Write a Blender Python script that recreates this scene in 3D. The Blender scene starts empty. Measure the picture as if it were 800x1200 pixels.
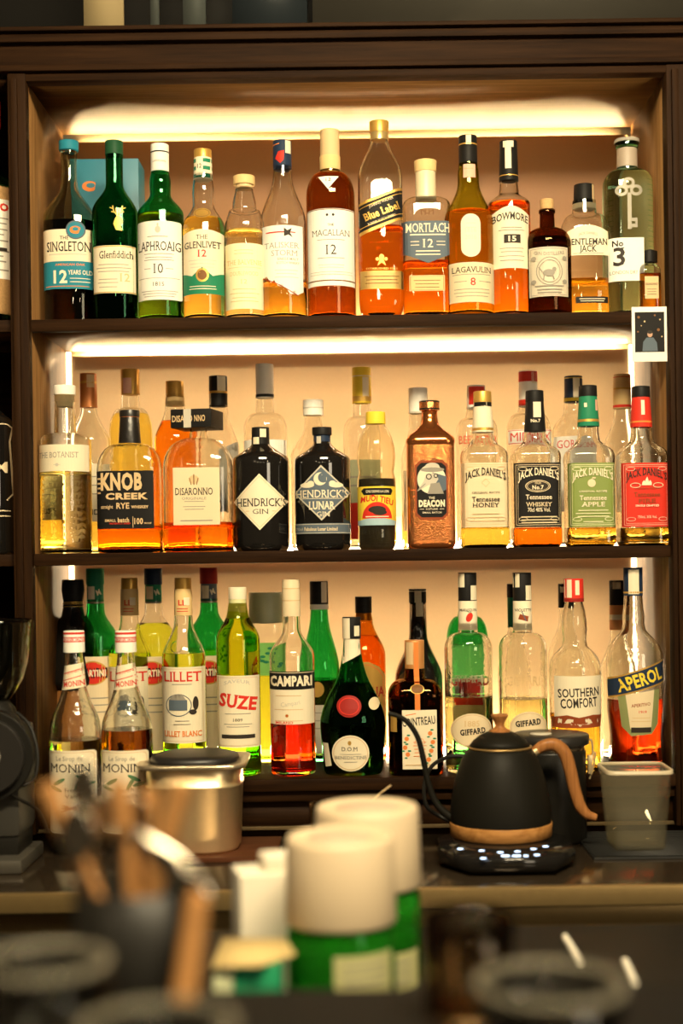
import bpy, bmesh, math, random
from mathutils import Vector
random.seed(7)
SC = bpy.context.scene
C = SC.collection
PI = math.pi
# ---------------------------------------------------------------- camera
F = 50/36*1200.0          # focal length in pixels of the 800x1200 frame
ZC = 1.376                # eye height
T = math.tan(math.radians(0.8))
CX, CY = 415.0, 658.0
cam_d = bpy.data.cameras.new('camera'); cam = bpy.data.objects.new('camera', cam_d); C.objects.link(cam)
cam.location = (0, 0, ZC)
cam.rotation_mode = 'XYZ'
from mathutils import Euler, Matrix
cam.matrix_world = Matrix.Translation((0,0,ZC)) @ Euler((PI/2,0,0)).to_matrix().to_4x4() @ Matrix.Rotation(-math.radians(0.8),4,'Z')
cam_d.sensor_fit = 'VERTICAL'; cam_d.sensor_height = 36; cam_d.sensor_width = 24; cam_d.lens = 50
cam_d.shift_x = (400-CX)/1200; cam_d.shift_y = (CY-600)/1200
cam_d.clip_start = 0.05
cam_d.dof.use_dof = True; cam_d.dof.focus_distance = 2.52; cam_d.dof.aperture_fstop = 1.75
SC.camera = cam
# ---------------------------------------------------------------- world, lights, exposure
w = bpy.data.worlds.new('world'); SC.world = w; w.use_nodes = True
w.node_tree.nodes['Background'].inputs[0].default_value = (1.0, 0.72, 0.42, 1)
w.node_tree.nodes['Background'].inputs[1].default_value = 0.07
def area(name, loc, target, size, power, col, sy=None):
    d = bpy.data.lights.new(name, 'AREA'); d.energy = power; d.color = col
    d.size = size
    if sy: d.shape = 'RECTANGLE'; d.size_y = sy
    o = bpy.data.objects.new(name, d); C.objects.link(o); o.location = loc
    o.rotation_euler = (Vector(target)-Vector(loc)).to_track_quat('-Z','Y').to_euler()
    return o
def bulb(name, loc, rad, power, col):
    d = bpy.data.lights.new(name, 'POINT'); d.energy = power; d.color = col; d.shadow_soft_size = rad
    o = bpy.data.objects.new(name, d); C.objects.link(o); o.location = loc
    return o
area('room_ceiling_light', (0.25, 0.62, 2.78), (0, 2.5, 1.25), 1.1, 94, (1.0, 0.83, 0.53), 0.28)
area('added_fill_light', (2.5, -1.3, 1.75), (0.1, 2.4, 1.1), 1.0, 24, (1.0, 0.84, 0.60), 0.9)  # fill light added behind the camera to brighten fronts and steel
bulb('pendant_light', (-0.95, 0.5, 2.15), 0.05, 6, (1.0, 0.76, 0.46))
bulb('pendant_light', (1.05, 0.6, 2.2), 0.05, 7, (1.0, 0.76, 0.46))
bulb('pendant_light', (0.05, -1.0, 2.2), 0.06, 7, (1.0, 0.80, 0.5))
bulb('pendant_light', (-0.50, 0.35, 1.95), 0.035, 2.6, (1.0, 0.80, 0.52))
bulb('pendant_light', (0.48, 0.25, 1.95), 0.035, 2.6, (1.0, 0.80, 0.52))
bulb('pendant_light', (0.12, 0.95, 2.35), 0.035, 2.6, (1.0, 0.80, 0.52))
STRIP = 26.0
vs = SC.view_settings
SC.display_settings.display_device = 'sRGB'
vs.view_transform = 'Standard'; vs.look = 'None'; vs.gamma = 1.0; vs.exposure = 0.0
vs.use_curve_mapping = False
cy = SC.cycles
cy.max_bounces = 22; cy.transmission_bounces = 20; cy.transparent_max_bounces = 12
cy.glossy_bounces = 8; cy.diffuse_bounces = 4
cy.sample_clamp_indirect = 4.0; cy.sample_clamp_direct = 0
cy.blur_glossy = 1.0
cy.use_denoising = True
# ---------------------------------------------------------------- materials
MATS = {}
def _mat(name):
    m = bpy.data.materials.new(name); m.use_nodes = True
    return m, m.node_tree.nodes, m.node_tree.links
def mat(name, col, rough=0.5, metal=0.0, bump=0.0, scale=60, var=0.0, coat=0.0, emit=None, es=0, spec=0.5):
    if name in MATS: return MATS[name]
    m, n, l = _mat(name); b = n['Principled BSDF']
    b.inputs['Base Color'].default_value = (*col, 1); b.inputs['Roughness'].default_value = rough
    b.inputs['Metallic'].default_value = metal; b.inputs['Coat Weight'].default_value = coat
    b.inputs['Specular IOR Level'].default_value = spec
    if emit:
        b.inputs['Emission Color'].default_value = (*emit, 1); b.inputs['Emission Strength'].default_value = es
    if bump or var:
        tc = n.new('ShaderNodeTexCoord'); nz = n.new('ShaderNodeTexNoise')
        nz.inputs['Scale'].default_value = scale; nz.inputs['Detail'].default_value = 6
        l.new(tc.outputs['Object'], nz.inputs['Vector'])
        if bump:
            bp = n.new('ShaderNodeBump'); bp.inputs['Strength'].default_value = bump; bp.inputs['Distance'].default_value = 0.001
            l.new(nz.outputs['Fac'], bp.inputs['Height']); l.new(bp.outputs[0], b.inputs['Normal'])
        if var:
            mx = n.new('ShaderNodeMix'); mx.data_type = 'RGBA'
            mx.inputs[6].default_value = (*[c*(1-var) for c in col], 1); mx.inputs[7].default_value = (*[min(1, c*(1+var)) for c in col], 1)
            l.new(nz.outputs['Fac'], mx.inputs[0]); l.new(mx.outputs[2], b.inputs['Base Color'])
    MATS[name] = m
    return m
def wood(name, c1, c2, rough=0.4, axis='X', scale=1.0, coat=0.15):
    m, n, l = _mat(name); b = n['Principled BSDF']
    tc = n.new('ShaderNodeTexCoord'); mp = n.new('ShaderNodeMapping')
    s = {'X': (2, 45, 45), 'Z': (45, 45, 2), 'Y': (45, 2, 45)}[axis]
    mp.inputs['Scale'].default_value = [q*scale for q in s]
    nz = n.new('ShaderNodeTexNoise'); nz.inputs['Scale'].default_value = 2; nz.inputs['Detail'].default_value = 8; nz.inputs['Roughness'].default_value = .65
    cr = n.new('ShaderNodeValToRGB'); cr.color_ramp.elements[0].position = .32; cr.color_ramp.elements[1].position = .68
    cr.color_ramp.elements[0].color = (*c1, 1); cr.color_ramp.elements[1].color = (*c2, 1)
    bp = n.new('ShaderNodeBump'); bp.inputs['Strength'].default_value = .25; bp.inputs['Distance'].default_value = .0006
    l.new(tc.outputs['Object'], mp.inputs[0]); l.new(mp.outputs[0], nz.inputs['Vector']); l.new(nz.outputs['Fac'], cr.inputs[0])
    l.new(cr.outputs[0], b.inputs['Base Color']); l.new(nz.outputs['Fac'], bp.inputs['Height']); l.new(bp.outputs[0], b.inputs['Normal'])
    b.inputs['Specular IOR Level'].default_value = .06; b.inputs['Roughness'].default_value = rough; b.inputs['Coat Weight'].default_value = coat; b.inputs['Coat Roughness'].default_value = .25
    MATS[name] = m
    return m
def glass(name, col, ior=1.5, rough=0.0, bump=0.0, bscale=120):
    if name in MATS: return MATS[name]
    m, n, l = _mat(name); n.remove(n['Principled BSDF'])
    g = n.new('ShaderNodeBsdfGlass'); g.inputs['Color'].default_value = (*col, 1); g.inputs['IOR'].default_value = ior
    g.inputs['Roughness'].default_value = rough
    l.new(g.outputs[0], n['Material Output'].inputs['Surface'])
    if bump:
        tc = n.new('ShaderNodeTexCoord'); nz = n.new('ShaderNodeTexNoise'); nz.inputs['Scale'].default_value = bscale
        bp = n.new('ShaderNodeBump'); bp.inputs['Strength'].default_value = bump; bp.inputs['Distance'].default_value = .001
        l.new(tc.outputs['Object'], nz.inputs['Vector']); l.new(nz.outputs['Fac'], bp.inputs['Height']); l.new(bp.outputs[0], g.inputs['Normal'])
    MATS[name] = m
    return m
def emit(name, col, s):
    m, n, l = _mat(name); n.remove(n['Principled BSDF'])
    e = n.new('ShaderNodeEmission'); e.inputs[0].default_value = (*col, 1); e.inputs[1].default_value = s
    l.new(e.outputs[0], n['Material Output'].inputs['Surface']); MATS[name] = m
    return m
PAL = dict(cream=(.80,.70,.50), white=(.86,.82,.72), black=(.012,.011,.010), ink=(.035,.028,.022), navy=(.018,.032,.065), tealp=(.02,.20,.27),
    gold=(.62,.36,.08), red=(.62,.035,.02), dred=(.30,.02,.015), orange=(.75,.22,.05), tan=(.66,.46,.24), green=(.02,.20,.10), lime=(.24,.32,.05),
    grey=(.30,.27,.22), lgrey=(.55,.50,.40), yellow=(.85,.60,.05), maroon=(.28,.06,.02), blue=(.04,.13,.30), slate=(.10,.13,.16), pink=(.75,.42,.30),
    brown=(.20,.09,.03), honey=(.72,.50,.22), ltan=(.74,.60,.38), pale=(.80,.76,.48), skin=(.5,.3,.2), silver=(.30,.27,.21), dgreen=(.015,.07,.03), skyb=(.35,.5,.55))
def pal(k):
    if k in MATS: return MATS[k]
    return mat(k, PAL[k], 0.5 if k not in ('gold','silver') else 0.35, 0.0 if k not in ('gold','silver') else 0.5, spec=.12)
G = dict(
 clear=glass('clear_glass', (0.985, 0.990, 0.975)), aged=glass('pressed_clear_glass', (0.980, 0.980, 0.959), bump=.25, bscale=90),
 green=glass('green_glass', (0.316, 0.787, 0.500)), dgreen=glass('deep_green_glass', (0.173, 0.548, 0.316)), olive=glass('olive_glass', (0.648, 0.648, 0.245)),
 amber=glass('amber_glass', (0.787, 0.548, 0.224)), brown=glass('brown_glass', (0.548, 0.346, 0.173)), teal=glass('teal_glass', (.74,.95,.86)),
 yolive=glass('yellow_green_glass', (0.837, 0.825, 0.374)), orange=glass('orange_glass', (0.894, 0.632, 0.245)), smoke=glass('smoky_glass', (0.787, 0.800, 0.721)),
 amberlt=glass('light_amber_glass', (0.894, 0.787, 0.500)))
def liq(name, col): return glass(name, tuple(c**.62 for c in col), ior=.91)
L = dict(yellow=liq('yellow_liquid', (.98,.86,.24)), gold=liq('golden_liquid', (.95,.68,.13)), amber=liq('amber_liquid', (.86,.44,.06)),
 orange=liq('orange_liquid', (.90,.34,.02)), red=liq('red_liquid', (.80,.06,.02)), dark=liq('dark_liquid', (.10,.045,.015)), brown=liq('brown_liquid', (.45,.16,.03)),
 clear=liq('clear_liquid', (.97,.96,.88)), pale=liq('pale_liquid', (.96,.90,.52)), green=liq('green_liquid', (.55,.85,.10)), lime=liq('lime_liquid', (.80,.95,.12)),
 apero=liq('bright_orange_red_liquid', (.92,.12,.02)), honey=liq('honey_liquid', (.95,.62,.08)))
# ---------------------------------------------------------------- mesh helpers
def link(name, bm, m, parent=None, smooth=40):
    me = bpy.data.meshes.new(name)
    if smooth:
        lim = math.radians(smooth)
        for f in bm.faces: f.smooth = True
        for e in bm.edges:
            if len(e.link_faces) == 2 and e.calc_face_angle(0) > lim: e.smooth = False
    bm.to_mesh(me); bm.free()
    for mm in (m if isinstance(m, (list, tuple)) else [m]): me.materials.append(mm)
    o = bpy.data.objects.new(name, me); C.objects.link(o)
    if parent: o.parent = parent
    return o
def thing(name, label, cat, loc=(0,0,0), rz=0, group=None):
    o = bpy.data.objects.new(name, None); C.objects.link(o); o.empty_display_size = .02
    o.location = loc; o.rotation_euler = (0,0,rz); o['label'] = label; o['category'] = cat
    if group: o['group'] = group
    return o
def tag(o, label, cat, group=None):
    o['label'] = label; o['category'] = cat
    if group: o['group'] = group
    return o
def box(bm, x0, x1, y0, y1, z0, z1, bev=0):
    vs_ = [bm.verts.new(p) for p in ((x0,y0,z0),(x1,y0,z0),(x1,y1,z0),(x0,y1,z0),(x0,y0,z1),(x1,y0,z1),(x1,y1,z1),(x0,y1,z1))]
    fs = [bm.faces.new([vs_[i] for i in q]) for q in ((3,2,1,0),(4,5,6,7),(0,1,5,4),(1,2,6,5),(2,3,7,6),(3,0,4,7))]
    if bev:
        es = list({e for f in fs for e in f.edges})
        bmesh.ops.bevel(bm, geom=es, offset=bev, segments=2, profile=.6, affect='EDGES')
    return bm
def B(*a, bev=0):
    return box(bmesh.new(), *a, bev=bev)
def secr(th, a, b, n):
    c, s = abs(math.cos(th)), abs(math.sin(th))
    if n <= 2.01 and abs(a-b) < 1e-9: return a
    return ((c/a)**n + (s/b)**n) ** (-1/n)
def lathe(bm, rings, seg=40, flip=False, caps=(True, True)):
    """rings: (z, a, b, n) bottom->top or any order; superelliptic sections"""
    R = []
    for z, a, b, n in rings:
        row = []
        for i in range(seg):
            th = 2*PI*i/seg; r = secr(th, a, b, n)
            row.append(bm.verts.new((r*math.cos(th), r*math.sin(th), z)))
        R.append(row)
    fs = []
    for k in range(len(R)-1):
        for i in range(seg):
            j = (i+1) % seg
            fs.append(bm.faces.new((R[k][i], R[k][j], R[k+1][j], R[k+1][i])))
    if caps[0]: fs.append(bm.faces.new(list(reversed(R[0]))))
    if caps[1]: fs.append(bm.faces.new(R[-1]))
    up = rings[-1][0] >= rings[0][0]
    if flip == up: bmesh.ops.reverse_faces(bm, faces=fs)
    return fs
def cyl(r, z0, z1, seg=32, bev=0.0):
    bm = bmesh.new()
    if bev: lathe(bm, [(z0,r-bev,r-bev,2),(z0+bev,r,r,2),(z1-bev,r,r,2),(z1,r-bev,r-bev,2)], seg)
    else: lathe(bm, [(z0,r,r,2),(z1,r,r,2)], seg)
    return bm
def tube(pts, rad, seg=10, bm=None, flat=1.0):
    """swept tube through 3-D points (Catmull-Rom), rad may be a list"""
    bm = bm or bmesh.new()
    pts = [Vector(p) for p in pts]
    if not isinstance(rad, (list, tuple)): rad = [rad]*len(pts)
    P, Rr = [], []
    for i in range(len(pts)-1):
        p0, p1, p2, p3 = pts[max(i-1,0)], pts[i], pts[i+1], pts[min(i+2,len(pts)-1)]
        for k in range(6):
            t = k/6
            P.append(.5*((2*p1)+(p2-p0)*t+(2*p0-5*p1+4*p2-p3)*t*t+(3*p1-p0-3*p2+p3)*t**3)); Rr.append(rad[i]*(1-t)+rad[i+1]*t)
    P.append(pts[-1]); Rr.append(rad[-1])
    rows = []; up = Vector((0,1,0.01))
    for i, p in enumerate(P):
        d = (P[min(i+1,len(P)-1)]-P[max(i-1,0)]).normalized()
        a = d.cross(up).normalized(); b = a.cross(d).normalized()
        rows.append([bm.verts.new(p + (a*math.cos(2*PI*j/seg) + b*math.sin(2*PI*j/seg)*flat)*Rr[i]) for j in range(seg)])
    for k in range(len(rows)-1):
        for i in range(seg):
            j = (i+1) % seg
            bm.faces.new((rows[k][i], rows[k][j], rows[k+1][j], rows[k+1][i]))
    bm.faces.new(list(reversed(rows[0]))); bm.faces.new(rows[-1])
    bmesh.ops.recalc_face_normals(bm, faces=bm.faces)
    return bm
def W(px, py, Y):
    """photo pixel at depth Y -> world point"""
    u, v = px-CX, py-CY
    return Vector(((u - v*T)*Y/F, Y, ZC - (v + u*T)*Y/F))
# ---------------------------------------------------------------- lettering
_tc = {}
def text_flat(s, bold=0.0, serif=False, shear=0.0):
    """verts (x,y) and faces of a word, normalised so that capitals are 1 high"""
    key = (s, bold, serif, shear)
    if key in _tc: return _tc[key]
    cu = bpy.data.curves.new('t', 'FONT'); cu.body = s; cu.resolution_u = 2; cu.offset = bold; cu.shear = shear; cu.fill_mode = 'FRONT'; cu.space_character = 1.0+bold*2
    ob = bpy.data.objects.new('t', cu); me = bpy.data.meshes.new_from_object(ob)
    bm = bmesh.new(); bm.from_mesh(me); bmesh.ops.remove_doubles(bm, verts=bm.verts, dist=1e-5)
    cap = 0.682
    if serif:
        add = []
        for e in bm.edges:
            if len(e.link_faces) != 1: continue
            a, b = e.verts
            if abs(a.co.y-b.co.y) > 2e-3 or abs(a.co.x-b.co.x) > .26 or abs(a.co.x-b.co.x) < .03: continue
            y = (a.co.y+b.co.y)/2
            x0, x1 = sorted((a.co.x, b.co.x))
            top = sum(f.calc_center_median().y for f in e.link_faces) < y
            if abs(y+bold) < .012 and not top: add.append((x0-.045, x1+.045, y, y+.055))
            elif abs(y-cap-bold) < .02 and top: add.append((x0-.045, x1+.045, y-.055, y))
            elif abs(y-.449-bold) < .012 and top and abs(x1-x0) < .16: add.append((x0-.05, x1+.02, y-.05, y))
        for x0, x1, y0, y1 in add:
            bm.faces.new([bm.verts.new(p) for p in ((x0,y0,.02),(x1,y0,.02),(x1,y1,.02),(x0,y1,.02))])
    bm.verts.ensure_lookup_table()
    for i, v in enumerate(bm.verts): v.index = i
    V = [(v.co.x, v.co.y) for v in bm.verts]; Fc = [[v.index for v in f.verts] for f in bm.faces]
    bm.free(); bpy.data.meshes.remove(me); bpy.data.objects.remove(ob); bpy.data.curves.remove(cu)
    if not V: V, Fc = [(0,0),(1,0),(1,1)], [[0,1,2]]
    _tc[key] = (V, Fc)
    return _tc[key]
def rectp(x0, y0, x1, y1): return [(x0,y0),(x1,y0),(x1,y1),(x0,y1)]
def ell(x, y, a, b=None, n=28, a0=0, a1=360):
    b = b or a
    full = abs(a1-a0) >= 360
    k = n if full else n+1
    return [(x+a*math.cos(math.radians(a0+(a1-a0)*i/n)), y-b*math.sin(math.radians(a0+(a1-a0)*i/n))) for i in range(k)]
def rrect(x0, y0, x1, y1, r, n=4):
    o = []
    for cx_, cy_, s in ((x1-r,y0+r,0),(x0+r,y0+r,90),(x0+r,y1-r,180),(x1-r,y1-r,270)):
        for i in range(n+1):
            t = math.radians(s+90*i/n); o.append((cx_+r*math.cos(t), cy_-r*math.sin(t)))
    return o
def band(x0, y0, x1, y1, th):
    dx, dy = x1-x0, y1-y0; l_ = math.hypot(dx, dy) or 1; nx, ny = -dy/l_*th/2, dx/l_*th/2
    return [(x0+nx,y0+ny),(x1+nx,y1+ny),(x1-nx,y1-ny),(x0-nx,y0-ny)]
def rotp(pts, cx, cy, deg):
    c, s = math.cos(math.radians(deg)), math.sin(math.radians(deg))
    return [(cx+(x-cx)*c+(y-cy)*s, cy-(x-cx)*s+(y-cy)*c) for x, y in pts]
class Print:
    """flat print that follows a surface: mapf(xpx, ypx, eps) -> local point"""
    def __init__(s, mapf, stepx=3.0, stepy=9.0, eps=.00028):
        s.mapf = mapf; s.sx = stepx; s.sy = stepy; s.it = []; s.eps = eps; s.e0 = 1.0
    def shape(s, pts, col, layer=None):
        s.it.append(('p', [(x, y) for x, y in pts], col, layer)); return s
    def ring(s, pts, th, col):
        cx_ = sum(p[0] for p in pts)/len(pts); cy_ = sum(p[1] for p in pts)/len(pts); n = len(pts)
        for i in range(n):
            (x0, y0), (x1, y1) = pts[i], pts[(i+1) % n]
            def ins(x, y):
                d = math.hypot(x-cx_, y-cy_) or 1; k = max(0, (d-th)/d); return (cx_+(x-cx_)*k, cy_+(y-cy_)*k)
            s.it.append(('p', [(x0,y0),(x1,y1),ins(x1,y1),ins(x0,y0)], col, 1.5))
        return s
    def line(s, x0, y0, x1, y1, th, col): return s.shape(band(x0,y0,x1,y1,th), col)
    def text(s, t, x, y, h, w=None, col='ink', bold=.012, serif=False, rot=0, arch=0, shear=0):
        """x, y centre in photo pixels; h capital height; w total width"""
        V, Fc = text_flat(t, bold, serif, shear)
        xs = [v[0] for v in V]; x0, x1 = min(xs), max(xs); ww = max(x1-x0, 1e-4); k = h/.682
        kx = (w/ww) if w else k
        pts = []
        for vx, vy in V:
            px_ = (vx-(x0+x1)/2)*kx; py_ = -(vy-.341)*k
            if arch: py_ -= arch*(1-(px_/(ww*kx/2))**2)
            pts.append((x+px_, y+py_))
        if rot: pts = rotp(pts, x, y, rot)
        s.it.append(('m', (pts, Fc), col, 3)); return s
    def lines(s, x0, x1, ys, th, col, jit=True):
        for i, y in enumerate(ys):
            q = random.uniform(0, .22)*(x1-x0) if jit else 0
            s.line(x0+q/2, y, x1-q/2, y, th, col)
        return s
    def build(s, name, parent):
        allm = []; out = bmesh.new(); lay = 0
        for kind, data, col, layer in s.it:
            bm = bmesh.new()
            if kind == 'p':
                vs_ = [bm.verts.new((x, y, 0)) for x, y in data]
                try: bm.faces.new(vs_)
                except ValueError: bm.free(); continue
                if len(vs_) > 4: bmesh.ops.triangulate(bm, faces=bm.faces)
                lay += 1
                e = s.e0 + .07*lay
                sy = s.sy
            else:
                pts, Fc = data
                vs_ = [bm.verts.new((x, y, 0)) for x, y in pts]
                for f in Fc:
                    try: bm.faces.new([vs_[i] for i in f])
                    except ValueError: pass
                lay += 1; e = s.e0 + .07*lay; sy = 1e9
            xs = [v.co.x for v in bm.verts]; ys = [v.co.y for v in bm.verts]
            def cut(lo, hi, st, no):
                k = math.ceil(lo/st)
                while k*st < hi:
                    if k*st > lo+1e-4:
                        co = (k*st, 0, 0) if no[0] else (0, k*st, 0)
                        bmesh.ops.bisect_plane(bm, geom=bm.verts[:]+bm.edges[:]+bm.faces[:], plane_co=co, plane_no=no)
                    k += 1
            if max(xs)-min(xs) > s.sx: cut(min(xs), max(xs), s.sx, (1,0,0))
            if max(ys)-min(ys) > sy: cut(min(ys), max(ys), sy, (0,1,0))
            m = pal(col) if isinstance(col, str) else col
            if m not in allm: allm.append(m)
            mi = allm.index(m)
            mp = {}
            for v in bm.verts: mp[v] = out.verts.new(s.mapf(v.co.x, v.co.y, s.eps*e))
            for f in bm.faces:
                try: nf = out.faces.new([mp[v] for v in f.verts]); nf.material_index = mi
                except ValueError: pass
            bm.free()
        for f in out.faces: f.normal_update()
        fl = [f for f in out.faces if f.normal.y > 0]
        if fl: bmesh.ops.reverse_faces(out, faces=fl)
        return link(name, out, allm, parent, smooth=0)
# ---------------------------------------------------------------- bottles
def prof(yt, hn, yn, ys, hb, yb, st='S', bulb=None, hn1=None, foot=0):
    o = [(yt, hn)]
    h1 = hn1 or hn
    if bulb:
        by, bh = bulb; hh = (by-yt)
        o += [(yt+hh*.35, hn+(bh-hn)*.18), (yt+hh*.7, hn+(bh-hn)*.8), (by, bh), (by+(yn-by)*.5, bh+(h1-bh)*.5)]
    o.append((yn, h1))
    n = 9
    for i in range(1, n+1):
        t = i/n
        if st == 'S': o.append((yn+(ys-yn)*t, h1+(hb-h1)*(3*t*t-2*t**3)))
        elif st == 'R': o.append((yn+(ys-yn)*(1-math.cos(t*PI/2)), h1+(hb-h1)*math.sin(t*PI/2)))
        elif st == 'L': o.append((yn+(ys-yn)*t, h1+(hb-h1)*t))
        elif st == 'C':
            a = 1-math.cos(t*PI/2) if t < .5 else None
            g = t*t*(3-2*t); o.append((yn+(ys-yn)*t, h1+(hb-h1)*(g*.45+.55*math.sin(t*PI/2)**1.2)))
    o += [(ys+(yb-ys)*.5, hb), (yb-4, hb), (yb-1.3, hb-.7), (yb, hb-2.6)]
    return o
class Bottle:
    def __init__(s, name, label, cx, Y, base, pf, gl='clear', n=2, ratio=1.0, neck=None, cat='bottle', group=None, rz=0, seg=None):
        s.k = Y/F; s.cx = cx; s.base = base
        yb = CY + (ZC-base)/s.k - (cx-CX)*T
        s.yb = yb
        ym = (pf[0][0]+yb)/2
        X = ((cx-CX) - (ym-CY)*T)*s.k
        s.root = thing(name, label, cat, (X, Y, base), rz, group)
        last = pf[-1][0]
        s.pf = [((yb-y)*s.k if y < last-8 else max(0, (last-y)*s.k), h*s.k) for y, h in pf]  # (z, hw) top->bottom
        s.pf = [p for i, p in enumerate(s.pf)]
        z_prev = 1e9; q = []
        for z, h in s.pf:
            if z < z_prev-1e-5: q.append((z, h)); z_prev = z
        if q[-1][0] > 0: q.append((0, q[-1][1]))
        s.pf = q
        s.hb = max(h for z, h in s.pf); s.hn = neck*s.k if neck else s.pf[0][1]
        s.n = n; s.ratio = ratio; s.seg = seg or (40 if n <= 2 else 56); s.tab = {}
        s.gl = gl; s.level = None; s.gm = G[gl] if isinstance(gl, str) else gl
    def sec(s, h):
        if s.n <= 2 and s.ratio == 1: return h, h, 2
        t = min(1, max(0, (h-s.hn*1.02)/max(1e-6, (s.hb-s.hn)*.75)))
        t = t*t*(3-2*t)
        return h, h*(1-t)+h*s.ratio*t, 2+(s.n-2)*t
    def hw(s, z):
        p = s.pf
        if z >= p[0][0]: return p[0][1]
        for i in range(len(p)-1):
            if p[i+1][0] <= z: 
                t = (z-p[i+1][0])/(p[i][0]-p[i+1][0]); return p[i+1][1]+(p[i][1]-p[i+1][1])*t
        return p[-1][1]
    def z(s, y): return (s.yb-y)*s.k
    def map_on(s, hwf, secf):
        def table(h):
            key = round(h, 5)
            if key in s.tab: return s.tab[key]
            a, b, n = secf(h)
            P = []; L_ = 0
            N = 60
            for i in range(N+1):
                th = -PI/2 + (PI*.75)*i/N
                r = secr(th, a, b, n); x, y = r*math.cos(th), r*math.sin(th)
                if i: L_ += math.hypot(x-P[-1][0], y-P[-1][1])
                P.append((x, y, L_))
            s.tab[key] = P
            return P
        def f(x, y, eps):
            z = s.z(y); h = hwf(z); a, b, n = secf(h); xp = (x-s.cx)*s.k
            if n <= 2.01 and abs(a-b) < 1e-6:
                q = max(-.985, min(.985, xp/a)); t = math.asin(q)
                return Vector(((a+eps)*math.sin(t), -(a+eps)*math.cos(t), z))
            P = table(h); sg = 1 if xp >= 0 else -1; xa = min(abs(xp), a*.985)
            lo = 0
            for i in range(1, len(P)):
                if P[i][0] >= xa: lo = i; break
            p0, p1 = P[lo-1], P[lo]
            t = (xa-p0[0])/max(1e-9, p1[0]-p0[0]); xx, yy = xa, p0[1]+(p1[1]-p0[1])*t
            nx, ny = (p1[1]-p0[1]), -(p1[0]-p0[0]); l_ = math.hypot(nx, ny) or 1
            return Vector((sg*(xx+nx/l_*eps), yy+ny/l_*eps, z))
        return f
    def body_map(s): return s.map_on(s.hw, s.sec)
    def liquid(s, y, m='amber', t=1.7): s.level = (s.z(y), L[m] if isinstance(m, str) else m, t); return s
    def make_glass(s, opaque=None, t=1.7, name='glass_body'):
        bm = bmesh.new()
        rings = [(z, *s.sec(h)) for z, h in reversed(s.pf)]
        lathe(bm, rings, s.seg)
        lv = s.level[0] if s.level else .009
        tk = t*s.k
        if not opaque:
            def inner(z0, z1, flip, target, extra=0.0):
                zz = [z for z, h in reversed(s.pf) if z0 < z < z1]
                zs = [z0]+zz+[z1]; rr = []
                for z in zs:
                    h = max(.002, s.hw(z)-tk-extra)
                    a, b, n = s.sec(s.hw(z)); rr.append((z, max(.002, a-tk-extra), max(.002, b-tk-extra), n))
                if z0 < .012: 
                    z, a, b, n = rr[0]; rr.insert(0, (z-.0015, a*.82, b*.82, n))
                lathe(target, rr, s.seg, flip=flip)
            zt = s.pf[0][0]-.003
            if zt > lv+.004: inner(max(lv+.0004, .008), zt, True, bm)
            s.glass = link(name, bm, s.gm, s.root)
            if s.level:
                b2 = bmesh.new(); inner(.0075, lv, False, b2, .0); o = link('liquid', b2, s.level[1], s.root)
        else:
            s.glass = link(name, bm, opaque, s.root)
        return s
    def cap(s, y0, y1, h0, h1=None, m='black', name='cap', parent=None, ribs=0, bev=.8, seg=32, hm=None):
        h1 = h1 or h0; bm = bmesh.new(); k = s.k
        mm = pal(m) if isinstance(m, str) else m
        rg = [(s.z(y1), h1*k), (s.z(y1-.01), h1*k)]
        if hm: rg.append((s.z((y0+y1)/2), hm*k))
        rg += [(s.z(y0+bev), h0*k), (s.z(y0+bev*.3), (h0-bev*.3)*k), (s.z(y0), (h0-bev)*k)]
        rg = [(z, max(h, .001)) for z, h in rg]
        R_ = []
        for z, h in rg: R_.append((z, h, h, 2))
        lathe(bm, R_, seg)
        if ribs:
            for v in bm.verts:
                r = math.hypot(v.co.x, v.co.y)
                if r > h1*k*.9 and v.co.z > s.z(y1-1): 
                    pass
        o = link(name, bm, mm, parent or s.root)
        rgd = sorted(rg)
        def hwf(z):
            for i in range(len(rgd)-1):
                if rgd[i][0] <= z <= rgd[i+1][0]:
                    t = (z-rgd[i][0])/max(1e-9, rgd[i+1][0]-rgd[i][0]); return rgd[i][1]*(1-t)+rgd[i+1][1]*t
            return h0*k if z > rgd[-1][0] else h1*k
        o_map = s.map_on(hwf, lambda h: (h, h, 2))
        s.last = (o, o_map)
        return o
    def cprint(s, stepx=2.5):
        return Print(s.last[1], stepx, 9), s.last[0]
    def strip(s, x0, x1, y0, y1, col='cream', name='tax_strip'):
        p = Print(s.last[1], 2.5, 4); p.shape(rectp(s.cx+x0, y0, s.cx+x1, y1), col, 2.2); p.build(name, s.root)
        return s
    def capband(s, y0, y1, col, name='cap_band'):
        o, mp = s.last
        p = Print(mp, 2.5, 9); p.shape(rectp(s.cx-60, y0, s.cx+60, y1), col, 1.2)
        # full turn
        bm = bmesh.new(); a = mp(s.cx, y0, .0003); b = mp(s.cx, y1, .0003)
        lathe(bm, [(b.z, -b.y, -b.y, 2), (a.z, -a.y, -a.y, 2)], 32, caps=(False, False))
        link(name, bm, pal(col) if isinstance(col, str) else col, o)
        return s
    def label(s, pts, col, name='label', stepy=9, th=1.0):
        p = Print(s.body_map(), 3.0, stepy); p.shape(pts, col, th)
        s.lab = p.build(name, s.root)
        q = Print(s.body_map(), 2.5, stepy); q.e0 = 1.7
        return q
    def done(s, p, name='lettering', parent=None):
        if p.it: p.build(name, parent or getattr(s, 'lab', None) or s.root)
        return s
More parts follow.
